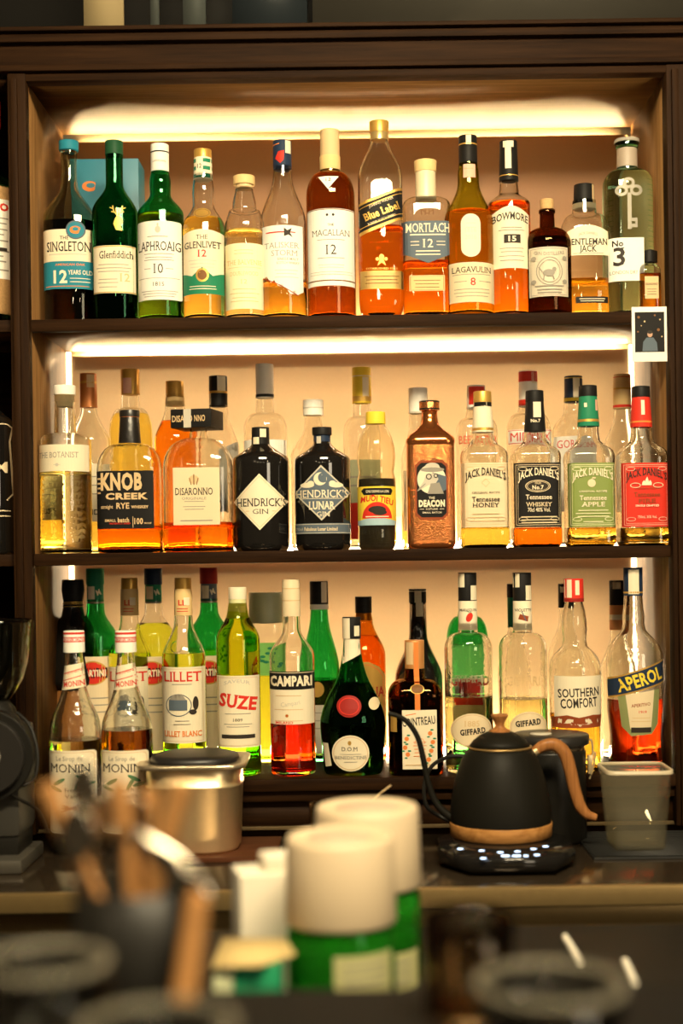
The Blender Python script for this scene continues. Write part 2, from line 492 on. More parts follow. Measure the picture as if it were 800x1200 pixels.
# ---------------------------------------------------------------- setting
def thin_glass(name, tint=(.9,.9,.88), diff=None):
    m, n, l = _mat(name); n.remove(n['Principled BSDF'])
    t = n.new('ShaderNodeBsdfTransparent'); t.inputs[0].default_value = (*tint, 1); g = n.new('ShaderNodeBsdfGlossy'); g.inputs['Roughness'].default_value = .03
    mx = n.new('ShaderNodeMixShader'); mx.inputs[0].default_value = .05
    l.new(t.outputs[0], mx.inputs[1]); l.new(g.outputs[0], mx.inputs[2]); out = mx
    if diff:
        d = n.new('ShaderNodeBsdfDiffuse'); d.inputs[0].default_value = (*diff[0], 1); m2 = n.new('ShaderNodeMixShader'); m2.inputs[0].default_value = diff[1]
        l.new(mx.outputs[0], m2.inputs[1]); l.new(d.outputs[0], m2.inputs[2]); out = m2
    l.new(out.outputs[0], n['Material Output'].inputs['Surface']); MATS[name] = m
    return m
WD = wood('dark_stained_wood', (.009,.0036,.0011), (.030,.0125,.004), .6, 'X', coat=.0)
WDZ = wood('dark_stained_wood_upright', (.009,.0036,.0011), (.030,.0125,.004), .6, 'Z', coat=.0)
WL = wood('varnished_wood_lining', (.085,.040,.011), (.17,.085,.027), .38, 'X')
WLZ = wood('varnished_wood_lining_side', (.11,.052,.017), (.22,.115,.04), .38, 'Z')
def panel_mat(name, col, tr, f=.4):
    m = mat(name, col, .5, .0, bump=.1, scale=180, var=.14)
    n, l = m.node_tree.nodes, m.node_tree.links
    t = n.new('ShaderNodeBsdfTranslucent'); t.inputs[0].default_value = (*tr, 1); x = n.new('ShaderNodeMixShader'); x.inputs[0].default_value = f
    l.new(n['Principled BSDF'].outputs[0], x.inputs[1]); l.new(t.outputs[0], x.inputs[2]); l.new(x.outputs[0], n['Material Output'].inputs['Surface'])
    return m
PANEL_T = panel_mat('red_brown_translucent_panel', (.26,.11,.028), (.62,.40,.20))
PANEL = panel_mat('brown_translucent_panel', (.30,.165,.085), (.60,.48,.30))
STEEL = mat('brushed_steel', (.95,.74,.42), .33, .8, bump=.12, scale=90, var=.06)
STEELD = mat('dark_worktop', (.060,.042,.026), .14, .6, bump=.05, scale=40, var=.2)
BLK = mat('matt_black', (.010,.009,.007), .5, spec=.2)
BLKG = mat('gloss_black', (.010,.009,.008), .12)
LED = emit('warm_led', (1.0, .70, .33), STRIP*8)
LEDB = emit('warm_led_foot', (1.0, .76, .45), STRIP*8)
LEDT = emit('warm_led_foot_dim', (1.0, .74, .42), STRIP*4)
LEDV = emit('warm_led_upright', (1.0, .74, .42), 5.5)
def struct(name, bm, m):
    o = link(name, bm, m); o['kind'] = 'structure'; return o
struct('floor', B(-2.5, 2.5, -2.5, 3.4, -.05, 0), mat('floor_tile', (.05,.04,.03), .5, var=.3))
struct('wall_back', B(-2.5, 2.5, 2.84, 2.94, 0, 3.0), mat('dark_plaster', (.04,.03,.022), .8))
ZT, ZM, ZLG, ZCT = ZC+.427, ZC+.0207, ZC-.373, ZC-.476
ZCE = ZC+.839
YO, YBK = 2.47, 2.77     # opening and back panel
XL, XR = -.556, .550
cab = thing('back_bar_cabinet', 'dark stained wooden back bar cabinet with three lit shelf bays of bottles', 'cabinet', (0, YO, ZLG))
def cpart(name, x0, x1, y0, y1, z0, z1, m, bev=.0, parent=cab):
    o = link(name, B(x0, x1, y0-YO, y1-YO, z0-ZLG, z1-ZLG, bev=bev), m, None); o.parent = parent; return o
CREAMB = mat('pale_backing_board', (.62,.48,.30), .6)
cpart('backing_board', XL-.02, XR+.02, YBK+.052, YBK+.062, ZLG-.05, ZCE+.03, CREAMB)
for zb_, zt_, gs in ((ZT, ZCE-.015, .002), (ZM, ZT-.010-.010, .011), (ZLG, ZM-.010-.006, .011)):
    bm = bmesh.new(); x0, x1 = XL+gs, XR-max(gs,.006)
    bm.faces.new([bm.verts.new((x, YBK-YO, z-ZLG)) for x, z in ((x0,zb_),(x1,zb_),(x1,zt_),(x0,zt_))])
    link('back_panel', bm, PANEL_T if zb_ == ZT else PANEL, cab, smooth=0)
cpart('back_panel', -1.0, XL-.03, YBK, YBK+.012, ZLG-.05, ZCE+.03, WD)
cpart('ceiling_board', XL, XR+.0, YO-.004, YBK, ZCE, ZCE+.014, WL)
cpart('ceiling_board', -1.0, XL-.028, YO-.004, YBK, ZCE, ZCE+.014, WD)
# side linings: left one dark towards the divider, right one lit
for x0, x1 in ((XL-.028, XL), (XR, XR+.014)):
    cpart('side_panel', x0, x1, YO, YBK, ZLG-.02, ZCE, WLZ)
cpart('stile', XL-.030, XL+.002, YO-.022, YO+.002, ZLG-.09, ZCE+.01, WDZ, .003)
cpart('stile', XR-.002, XR+.20, YO-.022, YO+.014, ZLG-.09, ZCE+.01, WDZ, .003)
cpart('stile_bead', XR+.006, XR+.018, YO-.030, YO-.020, ZLG-.09, ZCE, WDZ, .003)
cpart('stile_bead', XL-.024, XL-.012, YO-.028, YO-.020, ZLG-.09, ZCE, WDZ, .003)
for z, nm in ((ZT, 'shelf'), (ZM, 'shelf')):
    for x0, x1 in ((XL, XR), (-1.0, XL-.028)):
        s_ = cpart(nm, x0, x1, YO+.012, YBK, z-.010, z, WL)
        l_ = cpart('front_lip', x0, x1, YO-.006, YO+.012, z-.021, z, WD, .0025)
cpart('ledge', -1.0, XR+.2, YO-.020, YBK, ZLG-.022, ZLG, WD, .004)
cpart('ledge_moulding', -1.0, XR+.2, YO-.010, YO+.02, ZLG-.042, ZLG-.022, WD, .006)
cpart('plinth_board', -1.0, XR+.2, YO+.004, YO+.03, ZCT, ZLG-.04, WD)
cpart('plinth_trim', -1.0, XR+.2, YO-.003, YO+.006, ZCT+.012, ZCT+.018, mat('dull_brass',(.16,.11,.05),.5,.6), .001)
# header: stepped cornice
hz = ZCE
cpart('header_bead', XL-.03, XR+.02, YO-.020, YO+.01, hz-.004, hz+.010, WD, .004)
cpart('header_bead', -1.0, XR+.2, YO-.030, YO+.01, hz+.010, hz+.022, WD, .005)
cpart('header_board', -1.0, XR+.2, YO-.020, YO+.02, hz+.022, hz+.060, WD, .002)
cpart('header_bead', -1.0, XR+.2, YO-.034, YO+.01, hz+.058, hz+.074, WD, .006)
cpart('cornice', -1.0, XR+.2, YO-.044, YO+.02, hz+.074, hz+.082, WD, .003)
# LED strips: hidden behind the top and side edges of each bay's panel, and along its foot
def led(x0, x1, y0, y1, z0, z1, m=LED): cpart('light_strip', x0, x1, y0, y1, z0, z1, m)
for zt_ in (ZCE-.015, ZT-.020, ZM-.016):
    led(XL+.01, XR-.008, YBK+.018, YBK+.028, zt_-.008, zt_-.001)
    cpart('added_baffle', XL+.012, XR-.012, YBK+.003, YBK+.006, zt_-.030, zt_, BLK)  # unseen baffle added so the top strip doesn't shine through the panel
    cpart('added_baffle', XL+.012, XR-.012, YBK+.006, YBK+.051, zt_-.030, zt_-.027, BLK)
led(XL+.16, XR-.02, YBK-.042, YBK-.032, ZT+.0005, ZT+.0065, LEDT)
led(XL+.03, XR-.02, YBK-.042, YBK-.032, ZM+.0005, ZM+.0105, LEDB)
led(XL+.12, XR-.02, YBK-.042, YBK-.032, ZLG+.0005, ZLG+.0125, LEDB)
ROWS = {}
def rows(x0, zb, *ls):
    for i, l_ in enumerate(ls):
        if l_ not in ROWS: ROWS[l_] = emit('backlight_row_%d' % len(ROWS), (1.0, .76, .48), l_)
        led(x0, XR-.03, YBK+.044, YBK+.050, zb+.015+.050*i, zb+.023+.050*i, ROWS[l_])
rows(XL+.20, ZT, 34, 11, 3.4, 1.6)
rows(XL+.02, ZM, 20, 12, 10.2, 9.8, 9.9, 10.4, 13)
rows(XL+.06, ZLG, 20, 12.2, 10.6, 10.3, 10.5, 13.1)
rows(-.03, ZLG+.008, 24, 16, 5)
for zb, zt in ((ZM+.002, ZT-.012), (ZLG+.002, ZM-.012)):
    led(XL+.001, XL+.010, YBK-.004, YBK+.003, zb, zt, LEDV)
    led(XR-.010, XR-.001, YBK-.004, YBK+.003, zb, zt, LEDV)
# upper glazed cupboard above the cornice
up = thing('upper_cupboard', 'dark glazed cupboard above the cornice with a pale panel behind its glass', 'cabinet', (0, YO, ZCE+.082))
def upart(name, *a, m=WD, bev=.0):
    x0, x1, y0, y1, z0, z1 = a
    return link(name, B(x0, x1, y0, y1, z0, z1, bev=bev), m, up)
upart('bottom_rail', -1.0, .75, -.016, .012, 0, .006, m=WD)
bm = bmesh.new(); bm.faces.new([bm.verts.new(p) for p in ((-1.0,-.004,.006),(.75,-.004,.006),(.75,-.004,.30),(-1.0,-.004,.30))])
link('glass_pane', bm, thin_glass('door_glass', (.80,.80,.78)), up, smooth=0)
upart('back_board', -1.0, .75, .24, .25, 0, .30, m=mat('cupboard_dark', (.014,.013,.012), .6))
upart('pale_panel', -.462, -.392, .03, .04, .002, .28, m=mat('pale_panel', (.55,.42,.22), .6))
upart('post', -.345, -.330, .03, .05, .002, .28, m=mat('steel_post', (.16,.18,.17), .4, .5))
upart('post', -.290, -.25, .05, .07, .002, .28, m=mat('steel_post', (.16,.18,.17), .4, .5))
upart('dark_box', -.20, -.07, .02, .12, .002, .20, m=mat('cupboard_box', (.02,.028,.035), .4))
upart('side_board', -.06, .75, .04, .06, .002, .28, m=mat('cupboard_grey', (.05,.045,.035), .6))
# counter
ct = thing('back_counter', 'dark polished back counter with a brushed steel front edge', 'counter', (0, 2.3, 0))
def kpart(name, x0, x1, y0, y1, z0, z1, m, bev=0): return link(name, B(x0, x1, y0-2.3, y1-2.3, z0, z1, bev=bev), m, ct)
kpart('worktop', -1.1, 1.1, 2.075, 2.50, ZCT-.028, ZCT, STEELD, .002)
EDGE = mat('warm_steel_edge', (.50,.34,.14), .34, .8, bump=.12, scale=90, var=.1)
kpart('steel_edge', -1.1, 1.1, 2.062, 2.075, ZCT-.028, ZCT+.0005, EDGE, .002)
kpart('lower_steel_rail', -1.1, 1.1, 2.09, 2.11, ZCT-.068, ZCT-.036, EDGE, .002)
kpart('cupboard_front', -1.1, 1.1, 2.14, 2.17, .05, ZCT-.028, BLK, .002)
kpart('plinth', -1.1, 1.1, 2.20, 2.22, 0, .05, BLK)
# front service counter (nearer), with a raised bar top in front
fc = thing('service_counter', 'black service worktop behind the raised bar top', 'counter', (0, 1.5, 0))
link('worktop', B(-1.1, 1.1, -.3, .35, ZCT-.03, ZCT, bev=.003), BLK, fc)
link('front_panel', B(-1.1, 1.1, .29, .33, 0, ZCT-.03), BLK, fc)
bt = thing('bar_counter', 'black raised bar top nearest to the viewer', 'counter', (0, .9, 0))
ZBT = ZC-.355
link('top', B(-1.2, 1.2, -.55, .285, ZBT-.03, ZBT, bev=.004), mat('dull_black_bar_top', (.007,.006,.005), .7, spec=.12), bt)
link('front_panel', B(-1.2, 1.2, -.02, .02, 0, ZBT-.03), BLK, bt)
# ================================================================ top bay
TOP = 'bottles on the top shelf'; MIDF = 'bottles in the front row of the middle shelf'; MIDB = 'bottles in the back row of the middle shelf'
LOW = 'bottles in the front row of the lowest shelf'; LOWB = 'bottles in the back row of the lowest shelf'
YF, YR = 2.525, 2.675
def bt_(name, label, cx, Y, base, pf, *a, **k): return Bottle(name, label, cx, Y, base, pf, *a, **k)
# 1 whisky, teal cap; liquid colour darkened for the blocked backlight
b = bt_('whisky_bottle', 'dark whisky bottle with teal cap and cream and teal label reading 12 years old', 82, 2.54, ZT, prof(178,9.5,216,258,30,373,'S',bulb=(200,9)), 'smoke', n=2.6, ratio=.8, group=TOP)
b.liquid(262,'dark').make_glass(); b.cap(166,177,11.5,m=pal('tealp')); 
p = b.label(rectp(53,274,112,311),'cream'); p.shape(rectp(53,311,112,343),'tealp')
p.text('THE',80,284,4,10,'ink').text('SINGLETON',84,294,11,50,'ink',.01,True).lines(60,106,[303],1.2,'lgrey')
p.text('12',75,329,14,16,'cream',.03).text('YEARS OLD',97,324,5,26,'cream').line(86,331,108,331,.8,'cream').line(86,335,108,335,.8,'cream').text('AMERICAN OAK',86,315,2.6,34,'orange').lines(56,108,[340],.8,'orange')
p.shape(ell(93,275,11),'slate',2.0).shape(ell(93,275,9.3),'tealp',2.3).shape(ell(93,275,6.5,4.5,a0=30,a1=300),'orange',2.6).shape(ell(93,274,3.4,2.2),'tealp',2.9); b.done(p)
# teal carton
bx = thing('whisky_carton', 'teal carton with an orange fish emblem behind the dark green bottle', 'box', (W(128,260,2.68).x, 2.68, ZT))
k_ = 2.64/F; hgt = (CY+(ZC-ZT)/k_ - 182)*k_ 
tealm = mat('teal_card', (.02,.17,.24), .45)
link('carton_body', B(-.062,.062,-.04,.04,0,hgt,bev=.001), tealm, bx)
ptc = Print(lambda x,y,e: Vector(((x-128)*k_, -.04-e, (CY+(ZC-ZT)/k_-y)*k_)), 99, 99)
ptc.shape(ell(110,214,9,6,a0=40,a1=310),'orange').shape(ell(111,213,5,3),tealm,3).build('emblem', bx)
# 2 green stag bottle
b = bt_('whisky_bottle', 'green triangular whisky bottle with gold stag on its shoulder and cream label', 135, 2.515, ZT, prof(180,10,216,250,26,373,'S'), 'dgreen', n=2.5, ratio=.95, group=TOP)
b.liquid(300,'dark').make_glass(); b.cap(166,182,10.6,m=pal('dgreen'))  # liquid colour carries the shade of the carton behind
p = b.label(rectp(112,293,160,348),'cream'); p.text('Glenfiddich',139,303.5,8.5,38,'ink',.006,True).lines(116,156,[315,319,323],.9,'grey').text('12',149,330,9,11,'tan',.02,True).lines(118,142,[332,336,341],.8,'grey').line(112,294,160,294,1.0,'gold').line(112,347,160,347,1.0,'gold'); b.done(p)
p = Print(b.body_map(), 3, 9)
p.shape([(140,275),(137,268),(139,262),(142,258),(146,260),(148,266),(145,270),(147,276)],'gold')
for q in (-1,1):
    for (x0,y0,x1,y1) in ((0,0,5,-6),(5,-6,6,-12),(3,-4,8,-5),(5,-8,10,-10),(1,-2,2,-9)): p.line(142+q*x0*.9,259+y0,142+q*x1*.9,259+y1,1.1,'gold')
p.build('stag_emblem', b.root)
# 3 green, white cap, label 10
b = bt_('whisky_bottle', 'green whisky bottle with white cap and plain white label with a large 10', 188.6, 2.505, ZT, prof(200,10.5,228,252,27,373,'S',bulb=(214,12.4),hn1=12), 'green', group=TOP)
b.liquid(254,'amber').make_glass(); b.cap(170,202,10.7,m=pal('white'), hm=10.7); b.capband(179,180.5,'black')
p,o = b.cprint(); p.text('LAPHROAIG',189,191,2.4,15,'grey').build('cap_print', o)
p = b.label(rrect(163,265,214,356,2),'white'); p.text('LAPHROAIG',188.6,294,10.5,49,'ink',.004,True).text('10',188.6,320,11,11,'ink',0,True).text('1815',188.6,338,4.5,13,'ink',0,True)
p.lines(172,206,[303,307,310],.8,'grey').line(172,320,180,320,.7,'grey').line(197,320,205,320,.7,'grey').line(165,331,212,331,.6,'grey').lines(168,210,[346,349,352],.7,'grey').shape(ell(188.6,275,3.2,4),'lgrey').shape(ell(188.6,269.5,1.2,2),'lgrey').lines(176,200,[283],.8,'grey'); b.done(p)
# 4 clear green-banded 12
b = bt_('whisky_bottle', 'clear whisky bottle with green and cream neck foil and green band round its label', 239, 2.50, ZT, prof(205,11.3,240,266,24.5,373,'S',bulb=(226,13),hn1=12.5), 'clear', group=TOP)
b.liquid(258,'yellow').make_glass(); b.cap(176,186,10.5,m=pal('gold')); b.cap(186,212,10.5,11.3,m=pal('cream'),name='neck_foil',bev=.1)
p,o = b.cprint()
for y in (188,197,206): p.shape(rectp(226,y,252,y+4.5),'green')
p.shape(rectp(232,186,240,208),'cream',2.6); p.text('12',236,197,5,5,'ink').build('foil_print', o)
p = b.label([(216,278)]+[(216+47*i/12, 278-4*math.sin(PI*i/12)) for i in range(13)]+[(263,278),(262.5,320),(262.5,349),(215.5,349),(215.5,320)],'cream')
p.text('THE',239,283,5,13,'ink',0,True).text('GLENLIVET',239,292,7.5,42,'ink',.01,True).text('12',239,302,8,10,'red',.01,True).lines(222,256,[310,314,318],.7,'lgrey')
p.shape([(215.5,324),(227,328),(239,318),(251,328),(262.5,324),(262.5,349),(215.5,349)],'green').shape(ell(239,327,7.5,8),'gold',2.4).shape(ell(239,327,5.3,5.8),'brown',2.7).lines(222,256,[340,343],.8,'cream'); b.done(p)
p = Print(b.body_map(),3,9); p.shape(ell(239,254,10,6.5),'gold').ring(ell(239,254,8.6,5.4),.6,'brown').build('shoulder_seal', b.root)
# 5 pale cream
b = bt_('whisky_bottle', 'short pale bottle with cork stopper and pale yellow label, between green banded and jagged labels', 287, 2.50, ZT, prof(214,10,232,268,23.5,373,'S',bulb=(246,14.5),hn1=14.5), 'aged', group=TOP)
b.liquid(272,'pale').make_glass(); b.cap(207,217,12.7,m=pal('honey')); b.cap(217,222,10.5,m=pal('tan'),name='stopper_base')
p = b.label(rectp(264.5,290,309,366),'pale'); p.text('THE BALVENIE',287,312,5.5,40,'honey',.008,True).text('DOUBLEWOOD',287,325,4.6,32,'honey',0,True).text('12',287,334.5,5,7,'honey',0,True).lines(270,304,[343,348,353,357],.8,'honey').line(268,318,306,318,.5,'honey').lines(276,298,[298,302],.7,'honey'); b.done(p)
# 6 jagged label
b = bt_('whisky_bottle', 'clear whisky bottle with navy cap and white label with a jagged coastline edge', 332, 2.505, ZT, prof(196,11,208,262,27,373,'S',bulb=(204,11.2),hn1=11.5), 'aged', group=TOP)
b.liquid(330,'gold').make_glass(); b.cap(166,200,10.8,11,m=pal('navy')); b.strip(4,10,167,182,'cream')
p,o=b.cprint(); p.shape([(324,188),(328,180),(331,186),(335,179),(334,190),(330,194)],'red').line(321,172,329,171,1,'orange').build('cap_print',o)
p = b.label([(308,270),(355,270),(355,346),(349,350),(345,345),(340,349),(335,342),(330,338),(326,340),(322,333),(318,336),(313,328),(308,330)],'white')
p.text('TALISKER',331,293,6.5,40,'grey',-.006,True).text('STORM',334,302,6.5,30,'grey',-.006,True).text('SINGLE MALT',338,309,2.8,24,'grey').text('SCOTCH WHISKY',338,313.5,2.8,26,'grey').line(313,278,347,278,1.4,'red').line(308,329,330,340,.9,'dred').line(330,340,349,351,.9,'dred').shape([(334,273),(338,276),(343,273),(341,279),(344,284),(339,281),(334,283)],'ink',3).lines(322,350,[322,326,330],.7,'lgrey'); b.done(p)
# 7 brown sherry 12
b = bt_('whisky_bottle', 'tall amber whisky bottle with beige cap, a small triangle above its white label', 387.8, 2.51, ZT, prof(196,11.5,203,232,28.5,373,'R',hn1=12), 'amberlt', group=TOP)
b.liquid(206,'brown').make_glass(); b.cap(153,184,11.2,11.4,m=pal('tan'),hm=11.4); b.cap(184,200,12.2,12,m=pal('honey'),name='neck_foil',bev=.4)
p = b.label(rectp(361,251,415,340),'white'); p.text('MACALLAN',388,279,7,43,'ink',-.01,True).text('12',388,298.5,11,12,'ink',0,True).text('THE',388,270,2.6,7,'ink').lines(370,406,[287,308],.7,'grey').lines(372,404,[316,319],.6,'lgrey').line(361,334,415,334,1.4,'brown').line(361,252,415,252,.9,'brown').shape(ell(384,258.5,1.5),'ink').shape(ell(391,258.5,1.5),'ink').lines(364,412,[324,327],.6,'lgrey'); b.done(p)
p = Print(b.body_map(),3,6); p.shape([(374,213),(398,213),(385.5,229)],'white').text('12',386,217,4,6,'ink').build('shoulder_seal', b.root)
# 8 tall square, slanted label
b = bt_('whisky_bottle', 'tall clear square bottle with gold cork cap and slanted black and gold label', 445.6, 2.495, ZT, [(154,9.5),(160,9.6),(168,10.5),(178,14),(190,20),(200,24),(208,26),(290,26.2),(355,26),(365,25),(370,23),(373,20)], 'clear', n=3.6, ratio=.82, neck=9.6, group=TOP)
b.liquid(268,'orange').make_glass(); b.cap(143,156,11.5,11,m=pal('gold')); b.cap(156,165,10.6,10.8,m=pal('clear_gold') if 'clear_gold' in MATS else mat('brass_collar',(.6,.42,.16),.3,.6),name='neck_collar',bev=.3)
ang = math.degrees(math.atan2(16,51)); 
p = b.label([(421,243),(471,224),(471,261),(421,281)],'gold'); p.shape([(421,246),(471,227),(471,258),(421,277)],'black').line(421,249.5,471,230.5,.8,'gold').line(421,273,471,254,.8,'gold')
p.text('JOHNNIE WALKER',446,242,3,30,'cream',0,False,20.5).text('Blue Label',446.5,252.5,8.5,43,'gold',.02,True,20.5).text('BLENDED SCOTCH WHISKY',447,262,2.4,34,'cream',0,False,20.5); b.done(p)
p = Print(b.body_map(),3,9); p.shape(rectp(421,322,471,342),mat('gold_band',(.45,.28,.08),.4,.3)).line(421,322,471,322,1,'gold').line(421,342,471,342,1,'gold').lines(425,467,[328,332,336],1,'brown').build('gold_band', b.root)
p = Print(b.body_map(),3,9); p.shape(ell(446,306,3,3.5),'gold').shape([(441,316),(446,302),(451,316),(446,312)],'gold').shape(ell(441,308,2),'gold').shape(ell(451,308,2),'gold').text('ESTABLISHED 1820',446,319,2.2,36,'gold').build('star_emblem', b.root)
# 9 navy shield
b = bt_('whisky_bottle', 'square shouldered clear bottle with blond wooden stopper and navy shield label', 499.5, 2.505, ZT, prof(198,11.5,233,244,28,373,'R',hn1=11.8), 'clear', n=4.5, ratio=.8, neck=12, group=TOP)
b.liquid(309,'orange').make_glass(); b.cap(189,202,13.2,12.8,m=pal('honey')); b.cap(202,236,11.8,12.2,m=mat('frosted_neck_seal',(.72,.60,.38),.4),name='neck_seal',bev=.3)
p = b.label([(472,264),(528,264),(528,302),(500,313),(472,302)],'slate'); p.text('MORTLACH',500,272,10,51,'cream',.01,True).text('12',500,290,9.5,12,'cream',.01,True).lines(478,522,[280],1.4,'cream').line(480,288,490,288,.8,'cream').line(480,292,490,292,.8,'cream').line(510,288,520,288,.8,'cream').line(510,292,520,292,.8,'cream').lines(484,516,[299,303],1.2,'cream'); b.done(p)
p = Print(b.body_map(),3,9); p.shape(rectp(478,327,519,345),'honey').ring(rectp(479,328,518,344),.7,'brown').lines(482,515,[333,337,341],.8,'brown').build('lower_label', b.root)
p = Print(b.body_map(),3,9)
for x in (493,497.5,502,506.5): p.line(x,249,x,257,1.4,'brown')
p.line(492,250,500,256,1.2,'brown').line(508,250,500,256,1.2,'brown').build('shoulder_emblem', b.root)
# 10 oval label 8
b = bt_('whisky_bottle', 'olive amber whisky bottle with tall oval label above a cream label with red 8', 549.5, 2.50, ZT, prof(192,11,215,262,28.5,373,'S',bulb=(204,12.4),hn1=12.6), 'yolive', group=TOP)
b.liquid(250,'amber').make_glass(); b.cap(160,193,10.8,11,m=pal('black')); b.strip(-3,3,161,172,'cream'); b.capband(170,171.5,'gold')
p = b.label(rectp(523,313,577,359),'ltan'); p.text('LAGAVULIN',550,321.5,6.5,45,'ink',.004,True).text('8',551,335.5,8.5,6,'red',.01,True).line(530,335,544,335,.8,'grey').line(558,335,572,335,.8,'grey').lines(527,573,[327,344,348,352],.8,'grey'); b.done(p)
p = Print(b.body_map(),2.5,6); p.shape(rrect(538,257,560.5,307,11,6),'cream').lines(543,556,[268,273],.8,'lgrey').text('1816',549,276,5,13,'lgrey',0,True).text('2016',549,284,5,13,'lgrey',0,True).build('oval_label', b.root)
p = Print(b.body_map(),2.5,6); p.shape(rectp(543,195,557,211),'pink').build('neck_label', b.root)
# 11 arched label 15
b = bt_('whisky_bottle', 'whisky bottle holding red orange spirit with arched cream label and black 15 box', 597, 2.51, ZT, prof(210,10,228,240,24.5,373,'C',hn1=12), 'clear', group=TOP)
b.liquid(240,'orange').make_glass(); b.cap(166,213,10.3,11.4,m=pal('black')); b.capband(207,208,'gold'); b.strip(-5,2,173,200,'cream'); b.strip(-7,5,166,175,'cream')
p = b.label([(574,256)]+[(574+44*i/12, 256-9*math.sin(PI*i/12)) for i in range(13)]+[(618,256),(617,319),(575,319)],'cream'); p.text('BOWMORE',596,262.5,8,41,'ink',.02,True,arch=4).shape(rectp(588,280,607,290),'ink').text('15',597.5,285,6,9,'cream',.03).lines(582,612,[272,275,296,300,305,310],.9,'grey'); b.done(p)
# 12 small brown cork
b = bt_('gin_bottle', 'squat brown apothecary bottle with cork and grey label with an oval emblem', 641.5, 2.505, ZT, prof(248,8.3,268,287,27.5,373,'R',hn1=9), 'brown', group=TOP)
b.liquid(282,'dark').make_glass(); b.cap(234,247,8,7.5,m=mat('cork',(.55,.33,.13),.8,var=.3,scale=400)); b.cap(246,250,9.6,9.6,m=G['brown'],name='glass_lip')
p = b.label(rectp(618,295,662,352),mat('grey_cream_paper',(.62,.54,.40),.6)); p.ring(rectp(619.5,296.5,660.5,350.5),.8,'grey').text('GIN DISTILLERS',640,301,3.8,34,'grey',.02,arch=-2).ring(ell(640,323,15,16.5),1.0,'grey').ring(ell(640,323,12,13.2),.6,'grey')
p.shape(ell(639,325,6.5,4),'grey').line(634,328,633,333,1.3,'grey').line(643,328,645,333,1.3,'grey').shape(ell(645,321,2.4),'grey').line(632,324,628,318,1,'grey').lines(624,656,[340,344,347.5],1.3,'grey')
for x,y in ((623,308),(657,308),(623,335),(657,335)): p.shape(ell(x,y,2.6),'grey')
b.done(p)
# 13 black cap, gentleman
b = bt_('whiskey_bottle', 'clear whiskey bottle with tall black cap and arched cream label over amber spirit', 685, 2.53, ZT, prof(236,13.6,252,274,28.5,373,'R',hn1=14.5), 'clear', n=3.2, ratio=.85, neck=14, group=TOP)
b.liquid(330,'gold').make_glass(); b.cap(217,240,11.6,12.4,m=pal('black')); b.strip(8,12,218,240,'tan'); b.cap(240,246,13.8,14,m=pal('cream'),name='neck_band',bev=.3)
p = b.label([(662,276)]+[(662+46*i/10,276-7*math.sin(PI*i/10)) for i in range(11)]+[(712,276),(712,304),(660,304)],'cream'); p.text('GENTLEMAN',684,288.5,7,48,'ink',.02,True).text('JACK',685,296.5,7,20,'ink',.02,True).text('JACK DANIELS',685,280.5,3,22,'grey',arch=2).line(668,302,703,302,.8,'grey'); b.done(p)
p = Print(b.body_map(),3,9); p.shape(rectp(670,352,708,359.5),'black').lines(672,706,[354.5,357],.8,'cream').build('lower_label', b.root)
# 14 key gin
b = bt_('gin_bottle', 'tall teal glass gin bottle with a pewter key on its front', 735.6, 2.525, ZT, prof(172,11,200,218,28.3,373,'R',hn1=12), 'teal', n=3.0, ratio=.9, neck=12, group=TOP)
b.liquid(205,'clear').make_glass(); b.cap(164,168,14.5,14.5,m=pal('grey')); b.cap(168,175,14,12.5,m=G['teal'],name='glass_lip',bev=.3); b.cap(175,197,11.7,12.2,m=mat('neck_sleeve',(.34,.27,.20),.5),name='neck_sleeve',bev=.2)
p = b.label(rectp(709,284,749,334),'white'); p.text('No',719,290.5,6.5,12,'ink',.03).line(722.5,296,726,296,1,'ink').text('3',720.5,306,20,13,'ink',.02).text('LONDON DRY',726,324,4,31,'grey',.01); b.done(p)
key = mat('pewter',(.24,.215,.16),.45,.2); p = Print(b.body_map(),3,9,eps=.0009)
for x,y in ((732,221),(724,230),(740,230)): p.ring(ell(x,y,7,6.5,20),3.4,key)
p.shape(rectp(730,233,734.5,275),key).shape(rectp(734,262,741,266),key).shape(rectp(734,269,741,273),key).shape(rectp(738.5,262,741,273),key).build('key_emblem', b.root)
for i in range(22):
    y = 212+i*6.4
    p = Print(b.body_map(),2,9,eps=.0004); 
p = Print(b.body_map(),2,9,eps=.0005)
for i in range(23):
    y = 216+i*6.0
    p.line(754,y,762,y,1.2,G['teal'])
    if y < 280: p.line(709.5,y,715,y,1.2,G['teal'])
p.build('ribbing', b.root)
# 15 miniature
b = bt_('miniature_bottle', 'miniature square amber bottle with black cap at the right end of the top shelf', 760.5, 2.495, ZT, prof(304,5,310,320,12.6,360,'R',hn1=6), 'clear', n=5, ratio=.9, neck=5.5)
b.liquid(322,'orange').make_glass(t=1.0); b.cap(294,308,10,10,m=pal('black'),seg=4); p,o=b.cprint(); 
p = b.label(rectp(753,326,769,352),'tan'); p.text('DISARONNO',761,335,2.6,14,'ink',.02).lines(755,767,[341,344,347],.6,'ink'); b.done(p)
